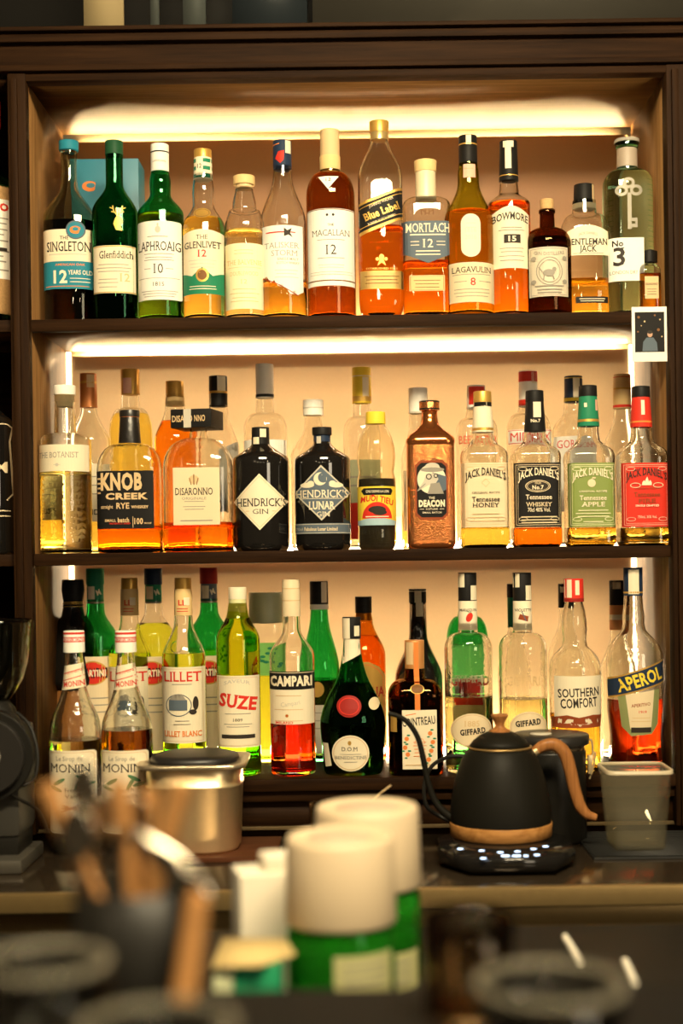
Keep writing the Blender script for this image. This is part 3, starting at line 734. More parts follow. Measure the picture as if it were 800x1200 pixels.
# ================================================================ middle bay, back row
MB = ZM
b = bt_('spirit_bottle', 'clear bottle with copper foil behind the cylindrical bottle with a white stopper', 105, YR, MB, prof(470,9.5,480,520,25,655,'S'), 'clear', group=MIDB)
b.liquid(600,'yellow').make_glass(); b.cap(438,478,9.8,10.2,m=mat('copper_foil',(.50,.17,.04),.35,.4)); b.capband(438,450,'gold'); b.strip(0,8,440,455,'tan')
p = b.label(rectp(82,545,128,612),'cream'); p.text('BLENDED',112,601,6,36,'ink',.02).lines(88,124,[560,570,580],1,'grey'); b.done(p)
b = bt_('spirit_bottle', 'clear bottle of yellow spirit with gold cap behind the black square label', 154, YR, MB, prof(455,10.3,478,506,25,655,'R',hn1=11), 'clear', group=MIDB)
b.liquid(486,'yellow').make_glass(); b.cap(433,463,11,m=pal('gold')); b.strip(-7,3,444,462,'pink')
b = bt_('spirit_bottle', 'orange spirit in a bottle with gold foil behind the square tan label', 206, YR, MB, prof(462,10.5,478,518,24.5,655,'S',hn1=12), 'clear', group=MIDB)
b.liquid(494,'orange').make_glass(); b.cap(447,466,10.5,m=pal('gold')); b.cap(466,476,11.3,m=pal('honey'),name='neck_foil',bev=.3)
b = bt_('vodka_bottle', 'clear bottle with black and cream cap behind the wide black stopper', 257, YR, MB, prof(472,10.5,482,528,24,655,'S',hn1=11.5), 'clear', group=MIDB)
b.liquid(660,'clear'); b.level=None; b.make_glass(); b.cap(441,477,10.8,m=pal('black')); b.strip(0,9,442,459,'cream'); b.capband(459,461.5,'gold'); b.strip(-11,-8,461,475,'cream')
p = b.label([(262,528),(280,518),(280,600),(262,600)],'grey'); b.done(p)
b = bt_('vodka_bottle', 'clear round shouldered bottle with tall white cap behind the black bottle with cream diamond', 311.5, YR, MB, prof(463,10,484,504,25.5,655,'R',hn1=11.5), 'clear', group=MIDB)
b.make_glass(); b.cap(427,467,10.5,m=pal('white')); b.capband(462.5,466,'black'); p = b.label(rectp(287,517,336,610),'white'); b.done(p)
b = bt_('vodka_bottle', 'clear flask with short white screw cap behind the black bottle with navy diamond', 368, YR, MB, prof(484,9.5,500,535,27,655,'S',hn1=11), 'clear', group=MIDB)
b.make_glass(); b.cap(469,487,12,m=pal('white')); b.capband(478,479.2,'lgrey')
b = bt_('tequila_bottle', 'clear bottle with tall yellow foil behind the plastic seasoning bottle', 425, YR, MB, prof(468,10,488,510,22.5,655,'R',hn1=11), 'clear', group=MIDB)
b.make_glass(); b.cap(431,473,11,m=pal('yellow')); b.strip(1,8,443,466,'cream'); b.capband(465,471,'gold'); b.capband(441,442,'cream')
p = b.label(rectp(404,540,446,632),mat('sage_paper',(.42,.42,.24),.6)); p.shape(rectp(404,590,446,632),'red').lines(406,444,[560,570],2,'grey'); b.done(p)
b = bt_('vodka_bottle', 'slim clear bottle with white cap behind the copper bottle', 491, YR, MB, prof(478,10.5,498,540,21,655,'S',hn1=11), 'clear', group=MIDB)
b.liquid(600,'yellow').make_glass(); b.cap(455,484,11.2,m=pal('white')); b.capband(483,485,'lgrey')
p = b.label(rectp(472,552,510,622),'ltan'); b.done(p)
b = bt_('gin_bottle', 'clear square gin bottle with red and white cap behind the honey coloured label', 559, YR, MB, prof(478,11.5,490,506,24,655,'R',hn1=13), 'clear', n=4, ratio=.9, neck=12, group=MIDB)
b.make_glass(); b.cap(452,480,10.8,11.2,m=pal('white')); p,o=b.cprint(); p.shape(rectp(550,454,568,475),'red').build('cap_print',o)
p = Print(b.body_map(),3,9); p.text('BEEFEATER',559,517,9,44,'red',0).build('lettering', b.root)
b = bt_('vodka_bottle', 'clear bottle with red lettering and red cap behind the black label whiskey', 620, YR, MB, prof(474,11.5,484,506,26,655,'R',hn1=13), 'clear', n=2.6, ratio=.9, neck=12, group=MIDB)
b.make_glass(); b.cap(435,477,10.8,11.2,m=pal('white')); b.capband(436,448,'red'); b.capband(469,476,'red'); b.strip(3,10,437,450,'cream')
p = Print(b.body_map(),3,9); p.shape(rectp(595,505,645,522),'white').text('MIDRAX',620,513.5,10,46,'red',0).line(595,506,645,506,.8,'red').line(595,521,645,521,.8,'red').build('lettering', b.root)
b = bt_('gin_bottle', 'clear gin bottle with yellow and navy cap behind the green label whiskey', 673, YR, MB, prof(466,11.5,480,506,26,655,'S',hn1=12), 'clear', group=MIDB)
b.make_glass(); b.cap(441,472,10.5,10.8,m=pal('navy')); b.capband(441,444,'yellow'); b.capband(467,471,'yellow'); b.strip(-2,6,444,467,'cream')
p = b.label(rectp(648,513,698,600),'white'); p.text("GORDON'S",674,522,9,46,'red',0,True); b.done(p)
b = bt_('spirit_bottle', 'clear bottle with gold and red capped foil behind the red label whiskey', 730, YR, MB, prof(474,9.5,490,524,22.5,655,'S',hn1=11), 'clear', group=MIDB)
b.make_glass(); b.cap(439,479,10,10.6,m=pal('honey')); b.capband(439,443,'red'); b.capband(455,457,'gold'); b.capband(475,478,'red')
# ---------------------------------------------------------------- middle bay, front row
b = bt_('gin_bottle', 'straight cylindrical clear bottle with white stopper and raised lettering over pale yellow gin', 77, 2.515, MB, prof(462,11.5,508,518,30,646,'R',hn1=13), 'clear', group=MIDF)
b.liquid(553,'pale').make_glass(); b.cap(452,463,12.7,m=pal('white')); b.cap(463,477,11.6,9,m=mat('pale_cork',(.66,.50,.27),.7,var=.2,scale=300),name='stopper_plug')
p = b.label(rectp(48,523,106,554),'cream'); p.text('THE BOTANIST',73,535,6.5,47,'grey',0,True).shape(ell(73,546.5,2),'lgrey').line(69,546.5,77,546.5,.6,'lgrey'); b.done(p)
p = Print(b.body_map(),3,9,eps=.0006)
ws_ = ['ANGELICA','ARTEMISIA','BETULA','CALLUNA','CHAMAEMELUM','CIRSIUM','FILIPENDULA','GALIUM','MENTHA','MYRICA','THYMUS']
for i, w_ in enumerate(ws_): p.text(w_,77,562+i*7.2,4.4,54,G['aged'],.02)
p.build('raised_lettering', b.root)
# knob
b = bt_('whiskey_bottle', 'squat flask whiskey bottle with black wax neck and large black label reading rye', 153, 2.515, MB, prof(512,12,520,550,37.5,646,'R',hn1=13), 'aged', n=4.5, ratio=.62, neck=13, group=MIDF)
b.liquid(617,'orange').make_glass(); b.cap(481,520,10.6,13.2,m=mat('black_wax',(.014,.012,.010),.3,bump=.6,scale=120)); b.capband(488.5,489.5,'orange'); b.cap(481,489,11.8,11.8,m=MATS['black_wax'],name='wax_cap')
p = b.label(rectp(115.5,553,183,620),'black'); p.text('KNOB',146,565.5,18,48,'tan',.045).text('CREEK',152,582.5,6.8,49,'tan',.045).text('straight',129,594.5,4,14,'tan',.02).text('RYE',147.5,593.5,6.5,15,'tan',.03).text('WHISKEY',167,595,3,20,'tan',.04)
p.text('SMALL',133,610.5,2.8,13,'tan',.03).text('batch',148,610,5,13,'tan',.03).text('100',165.5,611.5,6.5,10,'tan',.03).text('PROOF',176,614,1.8,8,'tan',.02).line(159,606,159,619,.7,'tan').text('PATIENTLY AGED',144,614,1.8,24,'red',.02)
for i in range(4): p.line(118,562+i*5.5,122,562+i*5.5,2,'tan')
b.done(p)
# disaronno
b = bt_('liqueur_bottle', 'wide square amber liqueur bottle with flat black stopper and tan label', 233.5, 2.515, MB, prof(500,9.5,514,548,40,646,'R',hn1=11), 'aged', n=5.5, ratio=.85, neck=11, group=MIDF)
b.liquid(613,'orange').make_glass()
kk = b.k; o_ = link('stopper', B(-26*kk,23*kk,-24*kk,24*kk,b.z(503),b.z(481.5),bev=.0012), pal('black'), b.root); o_.rotation_euler = (0,0,math.radians(-12))
pm = Print(lambda x,y,e: Vector(((x-b.cx)*kk, -24*kk-e*.8, b.z(y))), 99, 99); pm.text('DISA',217,492.5,7,15,'tan',.02).text('NNO',243,492.5,7,13,'tan',.02).text('RO',230,492.5,7,8,'tan',.02).shape(rectp(223.5,481.6,232.5,503),'lgrey',3.4); pm.build('stopper_print', o_)
p = b.label(rectp(207,550,260.5,616),'ltan'); p.text('DISARONNO',231,577.5,8,43,'ink',.012,True).text('ORIGINALE',231,585.5,3,28,'grey').lines(218,244,[589,595,598],.8,'grey').lines(212,255,[611],1.2,'grey').shape(ell(231,564,6,5),'tan').line(231,558,231,570,1.2,'brown').line(226,562,228,570,1,'brown').line(236,562,234,570,1,'brown'); b.done(p)
# hendricks
BG = mat('black_apothecary_glass',(.008,.007,.006),.06,coat=.6)
for cx_, lab in ((306,'black apothecary gin bottle with a cream diamond label'),(378,'black apothecary gin bottle with a navy diamond label and crescent moon')):
    d = cx_-306; lun = d > 0
    b = bt_('gin_bottle', lab, cx_, 2.51, MB, [(510,9.5),(520,10),(523,12),(530,22),(535.5,31),(538,32.6),(545,32.8),(636,32.8),(640,32.3),(643,31),(645.5,29)], 'clear', group=MIDF)
    b.make_glass(opaque=BG)
    if not lun:
        b.cap(501,526,10.3,10.6,m=pal('black')); b.strip(0,7,501,513,'cream'); b.strip(-8,-1,513,525,'cream')
        p = b.label([(275,589),(306,557),(338,589),(306,622)],'cream'); p.ring([(277,589),(306,559.5),(336,589),(306,619.5)],.8,'tan').text("HENDRICK'S",307.5,590,9,57,'ink',.008,True).text('GIN',307,600.5,5.5,18,'ink',.0,True).line(290,600,294,600,.8,'tan').line(320,600,324,600,.8,'tan')
    else:
        b.cap(501,510,11.5,m=pal('black')); b.cap(510,524,9.8,10,m=pal('navy'),name='neck_label',bev=.3); b.strip(-6,-1,512,521,'lgrey','moon_band')
        p = b.label([(345.5,579),(377,547),(410.5,579),(377,611)],'lgrey'); p.shape([(347.5,579),(377,549.5),(408.5,579),(377,608.5)],'slate')
        p.shape(ell(376,563,7.5),'cream',2.2).shape(ell(379.5,561.5,6),'slate',2.5).shape(ell(361,570,8,3),'cream').shape(ell(394,570,8,3),'cream').shape(ell(365,568,4,3),'cream').shape(ell(390,568,4,3),'cream')
        p.text("HENDRICK'S",377.5,580,8.5,60,'cream',.008,True).text('LUNAR',377.5,593.5,8.5,30,'cream',.03,True).text('GIN',379,603.5,5.5,15,'cream',0,True).line(352,585.5,402,585.5,.6,'cream')
        b.done(p); p = Print(b.body_map(),3,9); p.shape(rectp(344,614,412,626),'slate').line(344,615,412,615,.7,'lgrey').line(344,625,412,625,.7,'lgrey').text('Fabulous Lunar Limited',376,620.5,4,38,'ltan',.02).text('70cl',351,620.5,3,8,'lgrey').build('band_label', b.root)
        p = Print(b.body_map(),3,9)
    b.done(p)
# seasoning
PC = glass('clear_plastic', (.97,.96,.90), 1.35, .03)
b = bt_('seasoning_bottle', 'plastic seasoning bottle with yellow cap, peppery filling and yellow label with a red sun', 441, 2.515, MB, [(494,10.5),(500,11.5),(505,15),(513,19),(525,22),(535,22.5),(545,21.8),(553,20.4),(562,22.3),(572,22.6),(590,22.6),(617,22.4),(620,21.8),(625,22.4),(636,22.4),(642,21.5),(646,19)], PC, group=MIDF)
b.level=None; b.make_glass(t=.9)
b.cap(483,497,11.3,11.6,m=pal('yellow'))
bm = bmesh.new(); lathe(bm, [(b.z(y), h*b.k, h*b.k, 2) for y, h in ((643,19),(640,20.6),(625,20.9),(600,21),(570,21),(562,20.8),(561.5,19))], 36)
link('pepper_salt', bm, mat('ground_pepper',(.05,.038,.022),.9,bump=1.0,scale=900,var=.9), b.root)
p = b.label(rectp(418.5,571,463.5,616),'yellow'); p.shape([(418.5,611),(430,608),(441,607),(452,608.5),(463.5,611),(463.5,616),(418.5,616)],'skyb').shape(ell(441,608,17,19,a0=0,a1=180),'red').shape(ell(441,598,10,4.2),'ink').shape(ell(444,601,8,3.5),'ink')
p.shape([(426,573),(457,573),(459,576),(457,581),(426,581),(423,576)],'black').text('CHU DONG LA LON',441.5,576.8,2.8,26,'cream',.02).text('MUOI TIEU',441,588.5,6.5,37,'red',.03,False,-6,arch=3.5).line(434,582.2,437,580.8,1.0,'red').lines(424,458,[606],1.2,'cream'); b.done(p)
# copper deacon
COP = mat('hammered_copper',(.66,.24,.075),.26,.85,bump=.0)
m_ = COP; n_, l_ = m_.node_tree.nodes, m_.node_tree.links
tc = n_.new('ShaderNodeTexCoord'); vo = n_.new('ShaderNodeTexVoronoi'); vo.inputs['Scale'].default_value = 420; bp = n_.new('ShaderNodeBump'); bp.inputs['Strength'].default_value=.6; bp.inputs['Distance'].default_value=.0008
l_.new(tc.outputs['Object'], vo.inputs['Vector']); l_.new(vo.outputs['Distance'], bp.inputs['Height']); l_.new(bp.outputs[0], n_['Principled BSDF'].inputs['Normal'])
COPS = mat('smooth_copper',(.62,.20,.055),.16,.9)
b = bt_('whisky_bottle', 'copper coated square bottle with dimpled sides and dark label with a beaked mask', 504, 2.515, MB, [(478,9.3),(490,9.5),(498,11),(505,18),(511,25),(515,28),(519,28.6),(522,27.8),(636,27.8),(640,28.3),(644,27),(646,25)], 'clear', n=6, ratio=.9, neck=10, group=MIDF)
b.make_glass(opaque=COPS)
b.cap(470,481,11.8,11.8,m=COP); b.capband(470.5,472,'black'); b.capband(479,480.5,'black')
p = Print(b.body_map(),3,9,eps=.0002); p.shape(rectp(479,523,529,634),COP,1.0).build('dimpled_panel', b.root)
p = b.label([(485,547),(491,541),(517,541),(523,547),(523,604),(517,610),(491,610),(485,604)],'maroon','label',9,1.4); p.shape([(487,549),(492,544),(516,544),(521,549),(521,602),(516,607),(492,607),(487,602)],'black')
p.shape(ell(504,563,16.5,17),'cream',2.2).shape([(505,555),(521,560),(521,575),(512,580)],'slate',2.4).shape(ell(505,552,14,2.8),'grey').shape(ell(505,549,8.5,5,a0=0,a1=180),'lgrey').shape([(509,556),(512,563),(508,569),(500,570),(487,577),(495,565),(498,557)],'lgrey').ring(ell(501,560,3.4),1.1,'ink').ring(ell(509,559,2.6),1.0,'ink').line(497,568,488,575.5,.8,'grey').shape([(499,580),(503,568),(513,567),(518,580)],'grey')
p.text('THE',504,584.5,2.6,7,'cream',.02).text('DEACON',504,591,7,30,'cream',.06).text('SCOTLAND',504,597.5,2.2,14,'cream').text('SMALL BATCH',504,601.5,2,22,'cream').line(490,597.5,495,597.5,.6,'cream').line(513,597.5,518,597.5,.6,'cream'); b.done(p)
# JD x4
def jd(cx_, y0, lab, capm, foil, labc, txt, words, liqm, ink2, extra):
    b = bt_('whiskey_bottle', lab, cx_, 2.515, MB, [(497,11.8),(506,12.3),(512,12.9),(517,14),(522,18),(526,23),(530,26.6),(534,28),(539,28.2),(544,27.6),(618,27.6),(622,28.3),(636,28.3),(641,27.4),(645,25)], 'aged', n=5.5, ratio=.95, neck=13, group=MIDF)
    b.liquid(619,liqm).make_glass()
    b.cap(y0+11,y0+48,10.4,12.8,m=foil,name='neck_foil',bev=.5); b.fo = b.last
    b.cap(y0,y0+13,10.5,10.8,m=capm)
    x = cx_
    p = b.label(rectp(x-27.3,544,x+27.3,618),labc); p.ring(rectp(x-25.5,546,x+25.5,616),.7,ink2).ring(rectp(x-23.5,548,x+23.5,614),.5,ink2)
    for sx in (-1,1):
        for yy in (551,609): p.ring(ell(x+sx*18,yy,5,2.4,14),.7,ink2)
    p.text("JACK DANIEL'S",x,560.5,8.2,46,txt,.02,True,arch=6.5)
    for (t_, yy, hh, ww, cc, sf) in words: p.text(t_,x,yy,hh,ww,cc,.012,sf)
    extra(p, x); b.done(p)
    return b
def eh(p, x): p.ring([(x-5,567),(x,562),(x+5,567),(x,572)],.6,'tan').lines(x-19,x+19,[603,607,611],.8,'tan')
b = jd(566.5,459,'square whiskey bottle with cream label, gold cap and black and white seal',pal('gold'),pal('cream'),'ltan','ink',[('ORIGINAL RECIPE',578.5,2,32,'ink',False),('Tennessee',586,5.5,32,'ink',True),('HONEY',592.8,4.8,31,'ink',True)],'yellow','tan',eh)
b.last = b.fo; b.strip(-10,10,468,477,'black','paper_band'); b.strip(-4,4,468,478,'cream'); b.capband(502,505,'gold')
def eo(p, x):
    p.shape(ell(x-1,571,14.5,7),'ink').ring(ell(x-1,571,14.5,7),.9,'ltan').ring(ell(x-1,571,12.5,5.5),.5,'ltan').text('OLD',x-1,567.6,2.2,7,'ltan',.02).text('No.7',x-1,572.5,4.4,13,'cream',.03).lines(x-20,x+20,[606.5,610,613],1.2,'ltan',False)
b = jd(627.5,458,'square whiskey bottle with black label and black neck, white strip on its cap',pal('black'),pal('black'),'black','cream',[('Tennessee',583.5,5.2,30,'cream',True),('WHISKEY',592,4.6,30,'ltan',True),('70cl 40% Vol.',598.2,4.6,26,'cream',False)],'orange','ltan',eo)
b.last = b.fo; b.strip(-3,6,472,490,'cream'); q=Print(b.fo[1],2.5,9); q.text('No.7',627,494,3.5,11,'cream',.03).build('neck_print', b.root)
def ea(p, x): p.shape(ell(x-1.5,567.5,4.6,4.6),'ltan').line(x-1.5,564,x,560.5,.9,'ltan').shape(ell(x+1.5,561.5,2,.9),'ltan').lines(x-20,x+20,[599,602.5,606],.9,'pale').lines(x-12,x+12,[612],.9,'pale')
b = jd(690,452,'square whiskey bottle with green label and green foil neck under a black cap',pal('black'),pal('green'),mat('apple_green_paper',(.19,.25,.045),.55),'cream',[('ORIGINAL RECIPE',577,2,32,'cream',False),('Tennessee',584.5,5.4,31,'cream',True),('APPLE',592,5.2,27,'cream',True)],'gold','pale',ea)
b.last = b.fo; b.capband(492,495,'gold'); b.strip(-6,-3,473,478,'cream','emblem'); b.strip(7,10,469,482,'pink')
def ef(p, x):
    for dx, h in ((-3.5,6),(0,10),(3.5,6)): p.shape([(x+dx-2.4,570),(x+dx-1.6,570-h*.6),(x+dx+.6,570-h),(x+dx+2.2,570-h*.5),(x+dx+2,570)],'cream')
    p.ring(ell(x-13,570,6,3,14),.8,'ltan').ring(ell(x+13,570,6,3,14),.8,'ltan').text('SINGLE CRAFTED',x,593.5,2.2,27,'cream',.02).text('750mL 35% Vol.',x,606.5,3,22,'pink',.02)
b = jd(752,453,'square whiskey bottle with red label at the right end of the middle shelf',pal('black'),pal('red'),'red','ink',[('ORIGINAL RECIPE',573.5,2,28,'maroon',False),('Tennessee',580.5,5,30,'maroon',True),('FIRE',588,4.6,20,'maroon',True)],'gold','pink',ef)
b.last = b.fo; b.capband(494,496,'orange'); b.strip(-2,2,470,487,'cream')
# ================================================================ lowest bay, back row
LB = ZLG; YR3 = 2.68; EB = 897
# bell shaped black bottle
b = bt_('liqueur_bottle', 'black bell shaped bottle with gold neck rings at the left of the lowest shelf', 87, YR3, LB, [(700,11),(712,12),(722,14),(728,20),(735,23),(760,27),(785,31.5),(795,33.5),(800,33),(804,29),(806,25),(815,25.5),(850,28),(890,29),(897,27)], 'clear', group=LOWB)
b.make_glass(opaque=BG); b.cap(679,704,12.5,11.5,m=pal('black'),hm=13.3); b.capband(705,706,'gold'); 
bm=bmesh.new(); lathe(bm,[(b.z(y),h*b.k,h*b.k,2) for y,h in ((892,29.6),(850,28.6),(815,26.2),(807,25.6))],36,caps=(False,False)); link('brown_skirt',bm,mat('brown_leather',(.30,.12,.03),.5,var=.3),b.root)
for y in (707,710): 
    bm=bmesh.new(); lathe(bm,[(b.z(y+.8),12.3*b.k,12.3*b.k,2),(b.z(y),12.3*b.k,12.3*b.k,2)],32); link('neck_ring',bm,pal('gold'),b.root)
def vermouth(cx_, y0, gl, lab, capc, foilc, lq, lqy):
    b = bt_('vermouth_bottle', lab, cx_, YR3, LB, prof(y0+30,9.5,y0+50,y0+80,24.5,EB,'S',hn1=10.5), gl, group=LOWB)
    b.liquid(lqy,lq).make_glass(); b.cap(y0,y0+19,10.5,m=pal(capc)); b.cap(y0+19,y0+41,9.6,9.9,m=pal(foilc),name='neck_foil',bev=.2); b.strip(-7,1,y0+21,y0+36,'cream'); b.capband(y0+39,y0+41,'silver')
    p,o=b.cprint(); p.text('M',cx_+5,y0+28,6,5,'cream',.03,True,20).build('foil_print',o)
    p = b.label(rectp(cx_-24,y0+102,cx_+24,EB-20),'ltan'); p.shape(ell(cx_,y0+121,17,14),'gold',2).shape(ell(cx_,y0+121,15.5,12.5),'red',2.2).shape(rectp(cx_-16,y0+115,cx_+16,y0+127),'black',2.5).text('MARTINI',cx_,y0+121,7,29,'cream',.04).lines(cx_-18,cx_+18,[y0+150,y0+158,y0+166],1.4,'grey'); b.done(p)
vermouth(113,666,'green','green vermouth bottle between the black bell bottle and a gold foil neck','green','green','green',760)
vermouth(181,666,'clear','clear vermouth bottle with dark cap between the two gold foil necks','navy','green','lime',730)
vermouth(246,665,'green','green vermouth bottle with dark red cap behind the two wine aperitif bottles','dred','slate','green',760)
def lillet(cx_, Y, yb_, lab, grp, full):
    b = bt_('aperitif_bottle', lab, cx_, Y, LB, prof(715,10.3,728,770,25.5,yb_,'S',bulb=None,hn1=11), 'clear', group=grp)
    b.liquid(765,'lime').make_glass(); b.cap(677,690,9.8,m=pal('gold')); b.cap(690,721,10.4,10.7,m=pal('honey'),name='neck_foil',bev=.3)
    p,o=b.cprint(); p.text('LL',cx_,706,6,9,'red',.03).lines(cx_-7,cx_+7,[713,716],.9,'red').shape(rectp(cx_+2,700,cx_+8,709),'cream',1.5).build('foil_print',o)
    p = b.label(rectp(cx_-25,780,cx_+25,868),'cream'); p.ring(rectp(cx_-23,782,cx_+23,866),.6,'tan').text('LILLET',cx_,791,11,43,'red',.012,True).lines(cx_-14,cx_+14,[800],.9,'grey').ring(ell(cx_-4,824,15,13),1,'slate').shape(rectp(cx_-15,818,cx_+6,830),'slate').shape([(cx_-15,818),(cx_-10,812),(cx_-5,818),(cx_,811),(cx_+5,818)],'grey').shape(ell(cx_+15,822,3,8),'ink').shape(ell(cx_+12,832,4,3),'ink').lines(cx_-10,cx_+10,[842,846],.7,'grey').text('LILLET BLANC',cx_,857,6,42,'orange',.02,True); b.done(p)
    p = Print(b.body_map(),3,9); p.ring(ell(cx_-6,757,7,7),1.2,G['clear']).build('shoulder_seal',b.root)
lillet(153,2.66,EB,'wine aperitif bottle with gold foil behind the syrup bottle with brown liquid',LOWB,False)
lillet(216,2.54,907,'wine aperitif bottle with gold foil and red lettering behind the steel knock box',LOW,True)
# pale plastic container with leaves
b = bt_('juice_bottle', 'plastic bottle of yellow green juice with pale lid between two aperitif bottles', 313, YR3, LB, prof(725,17,727,733,21.5,EB,'R',hn1=17.5), G['clear'], n=3, ratio=1, neck=17, group=LOWB)
b.liquid(790,'lime').make_glass(); b.cap(694,730,20,20.5,m=mat('pale_green_lid',(.50,.52,.30),.4))
p = b.label(rectp(292,752,334,790),mat('leaf_green_label',(.20,.50,.10),.5)); 
for i in range(14): p.shape(ell(297+random.random()*32,757+random.random()*28,3.4,1.6),'green')
b.done(p)
# green bottle, dark wine
b = bt_('wine_bottle', 'green sloping wine bottle with black cap between the red bitter and a brown liqueur', 375, YR3, LB, prof(710,9.5,720,785,23,EB,'S',hn1=10.5), 'green', group=LOWB)
b.liquid(796,'dark').make_glass(); b.cap(681,709,10.8,m=pal('black')); b.strip(3,9,682,706,'cream'); b.capband(708,714,'white')
p = b.label(rectp(353,824,398,880),'lgrey'); p.shape(ell(372,806,8,9),'gold').lines(357,394,[833,842,851],1.2,'grey'); b.done(p)
# kahlua
b = bt_('liqueur_bottle', 'orange brown rum liqueur bottle with black cap and yellow arch label with red letters', 427, YR3, LB, prof(716,8.8,727,768,25,EB,'S',hn1=10.5), 'orange', group=LOWB)
b.liquid(745,'orange').make_glass(); b.cap(699,718,9.8,m=pal('black')); b.cap(718,727,8.8,9.2,m=pal('gold'),name='neck_band',bev=.2)
p = b.label([(404,800),(404,790),(410,780),(420,774),(432,774),(444,780),(451,790),(451,870),(404,870)],'gold'); p.ring([(406,800),(406,792),(412,782),(420,777),(432,777),(443,783),(449,792),(449,868),(406,868)],1,'orange').text('KAHLUA',429,809,11,42,'dred',.02,True).lines(410,446,[822,828],1.2,'dred'); b.done(p)
# black wine
b = bt_('sparkling_wine_bottle', 'black glass wine bottle with cream topped cap behind the amber square bottle', 490.5, YR3, LB, prof(705,9.6,742,795,28,EB,'S',hn1=10.5), 'clear', group=LOWB)
b.make_glass(opaque=BG); b.cap(690,706,10.2,m=pal('black')); b.capband(690,693,'cream'); b.strip(-4,4,692,706,'cream'); 
p = Print(b.body_map(),2.5,9); p.shape(rectp(488,706,496,722),'cream').build('tax_strip', b.root)
# green squat behind giffard 1
b = bt_('herbal_liqueur_bottle', 'squat green bottle showing behind the clear cherry liqueur bottle', 548, YR3, LB, prof(710,9,722,750,24,EB,'R',hn1=11), 'green', n=3, neck=10, group=LOWB)
b.liquid(755,'clear').make_glass(); b.cap(702,712,10,m=pal('green')); p = b.label(rectp(528,790,568,850),'cream'); p.shape(rectp(534,795,562,815),'red'); b.done(p)
b = bt_('herbal_liqueur_bottle', 'thin necked green bottle showing behind the clear violet liqueur bottle', 603, YR3, LB, prof(690,7,730,790,20,EB,'S'), 'clear', group=LOWB)
b.make_glass(); b.cap(684,700,8,m=pal('black')); b.cap(700,735,7.6,m=pal('green'),name='neck_foil',bev=.2)
b = bt_('spirit_bottle', 'bottle with an orange neck label behind the red orange aperitif at the right', 724, YR3, LB, prof(712,8.5,746,785,21,EB,'S'), 'clear', group=LOWB)
b.make_glass(); b.cap(680,709,8.8,m=pal('black')); b.strip(-6,3,682,690,'cream'); b.cap(709,738,8.9,9.2,m=mat('orange_neck_label',(.62,.25,.08),.5),name='neck_label',bev=.2); b.capband(720,726,'cream')
b = bt_('spirit_bottle', 'short dark capped bottle whose cap shows beside the red and white capped bottle', 664, YR3, LB, prof(712,8.5,726,770,22,EB,'S'), 'clear', group=LOWB)
b.make_glass(); b.cap(684,712,8.8,m=pal('black')); b.strip(-7,0,684,694,'cream')
# ---------------------------------------------------------------- lowest bay, front row
b = bt_('aperitif_bottle', 'tall olive yellow aperitif bottle with cream cap and cream label with red lettering', 279.5, 2.515, LB, prof(700,9,716,750,25.5,907,'S',hn1=12), 'yolive', group=LOW)
b.liquid(706,'lime').make_glass(); b.cap(688,702,10.5,m=pal('cream')); b.cap(702,725,10.2,10.4,m=mat('pale_green_seal',(.62,.60,.28),.5),name='neck_seal',bev=.2); b.strip(3,9,710,722,'cream')
p = b.label(rectp(255,790,304,873),'cream'); p.text('SAVEUR',279.5,799,4,30,'lgrey',.02,False,arch=3).text('SUZE',280,820,14,43,'red',.04,True,-8).text('1889',280,841,3.4,11,'ink',0,True).lines(264,296,[834,846,849],.8,'grey').shape(rectp(261,858,299,862.5),'ink').ring(rectp(256.5,792,302.5,871),.6,'tan'); b.done(p)
b = bt_('bitter_bottle', 'clear bottle of red bitter with cream cap and black band over a cream label', 342.5, 2.515, LB, prof(718,10,737,768,26.5,907,'S',hn1=10.5), 'clear', group=LOW)
b.liquid(846,'red').make_glass(); b.cap(679,722,10.3,11,m=pal('ltan')); b.capband(689,690,'tan'); b.capband(703,704,'tan')
p = b.label(rectp(317,786,368,846),'cream'); p.shape(rectp(316.5,785,368.5,806),'black').line(316,786.5,369,786.5,.7,'ltan').text('CAMPARI',342,796,10.5,48,'cream',.05).text('Campari',341,822,5,22,'lgrey',0,False,8).shape(ell(337,836,2),'gold').shape(ell(337,836,1),'red').lines(322,356,[813,829,842],.8,'tan').text('MILANO',334,844,2.6,20,'red',.02); b.done(p)
# benedictine
b = bt_('liqueur_bottle', 'dark green bell shaped liqueur bottle with a red wax seal and round cream label', 413, 2.51, LB, [(745,9.5),(760,10.5),(775,12.5),(790,16.5),(800,20.5),(810,26),(820,31),(830,35),(840,37.6),(848,38.4),(858,38),(875,36.5),(900,35),(905,34),(908,32)], 'dgreen', n=2, ratio=.8, group=LOW)
b.liquid(800,'dark').make_glass(); b.cap(723,748,10.8,m=pal('black')); b.strip(-10,-2,724,748,'cream'); b.strip(3,9,733,745,'cream')
p = Print(b.body_map(),2.5,5); p.shape([(402,748),(422,747),(423,766),(402,777)],'cream').build('neck_foil', b.root)
p = Print(b.body_map(),2.5,9,eps=.0011); p.shape(ell(409,825,14,12.5),'dred').ring(ell(409,825,11.5,10),1.2,'red').build('wax_seal', b.root)
p = b.label(ell(410,879,21.5,21),'cream'); p.ring(ell(410,879,19.8,19.3),.8,'tan').text('D.O.M',409,874,4.6,18,'ink',0,True).text('BENEDICTINE',410,884,3.6,36,'grey',.01,True).shape(ell(409,867,2,2.6),'gold').line(398,880,422,880,.5,'grey').lines(402,418,[889],.6,'grey'); b.done(p)
p = Print(b.body_map(),2.5,9); p.shape([(378,868),(384,868),(388,894),(381,896)],'cream').build('side_label', b.root)
p = Print(b.body_map(),2.5,5); p.shape(ell(438,823,6.5,7),'ltan').build('side_seal', b.root)
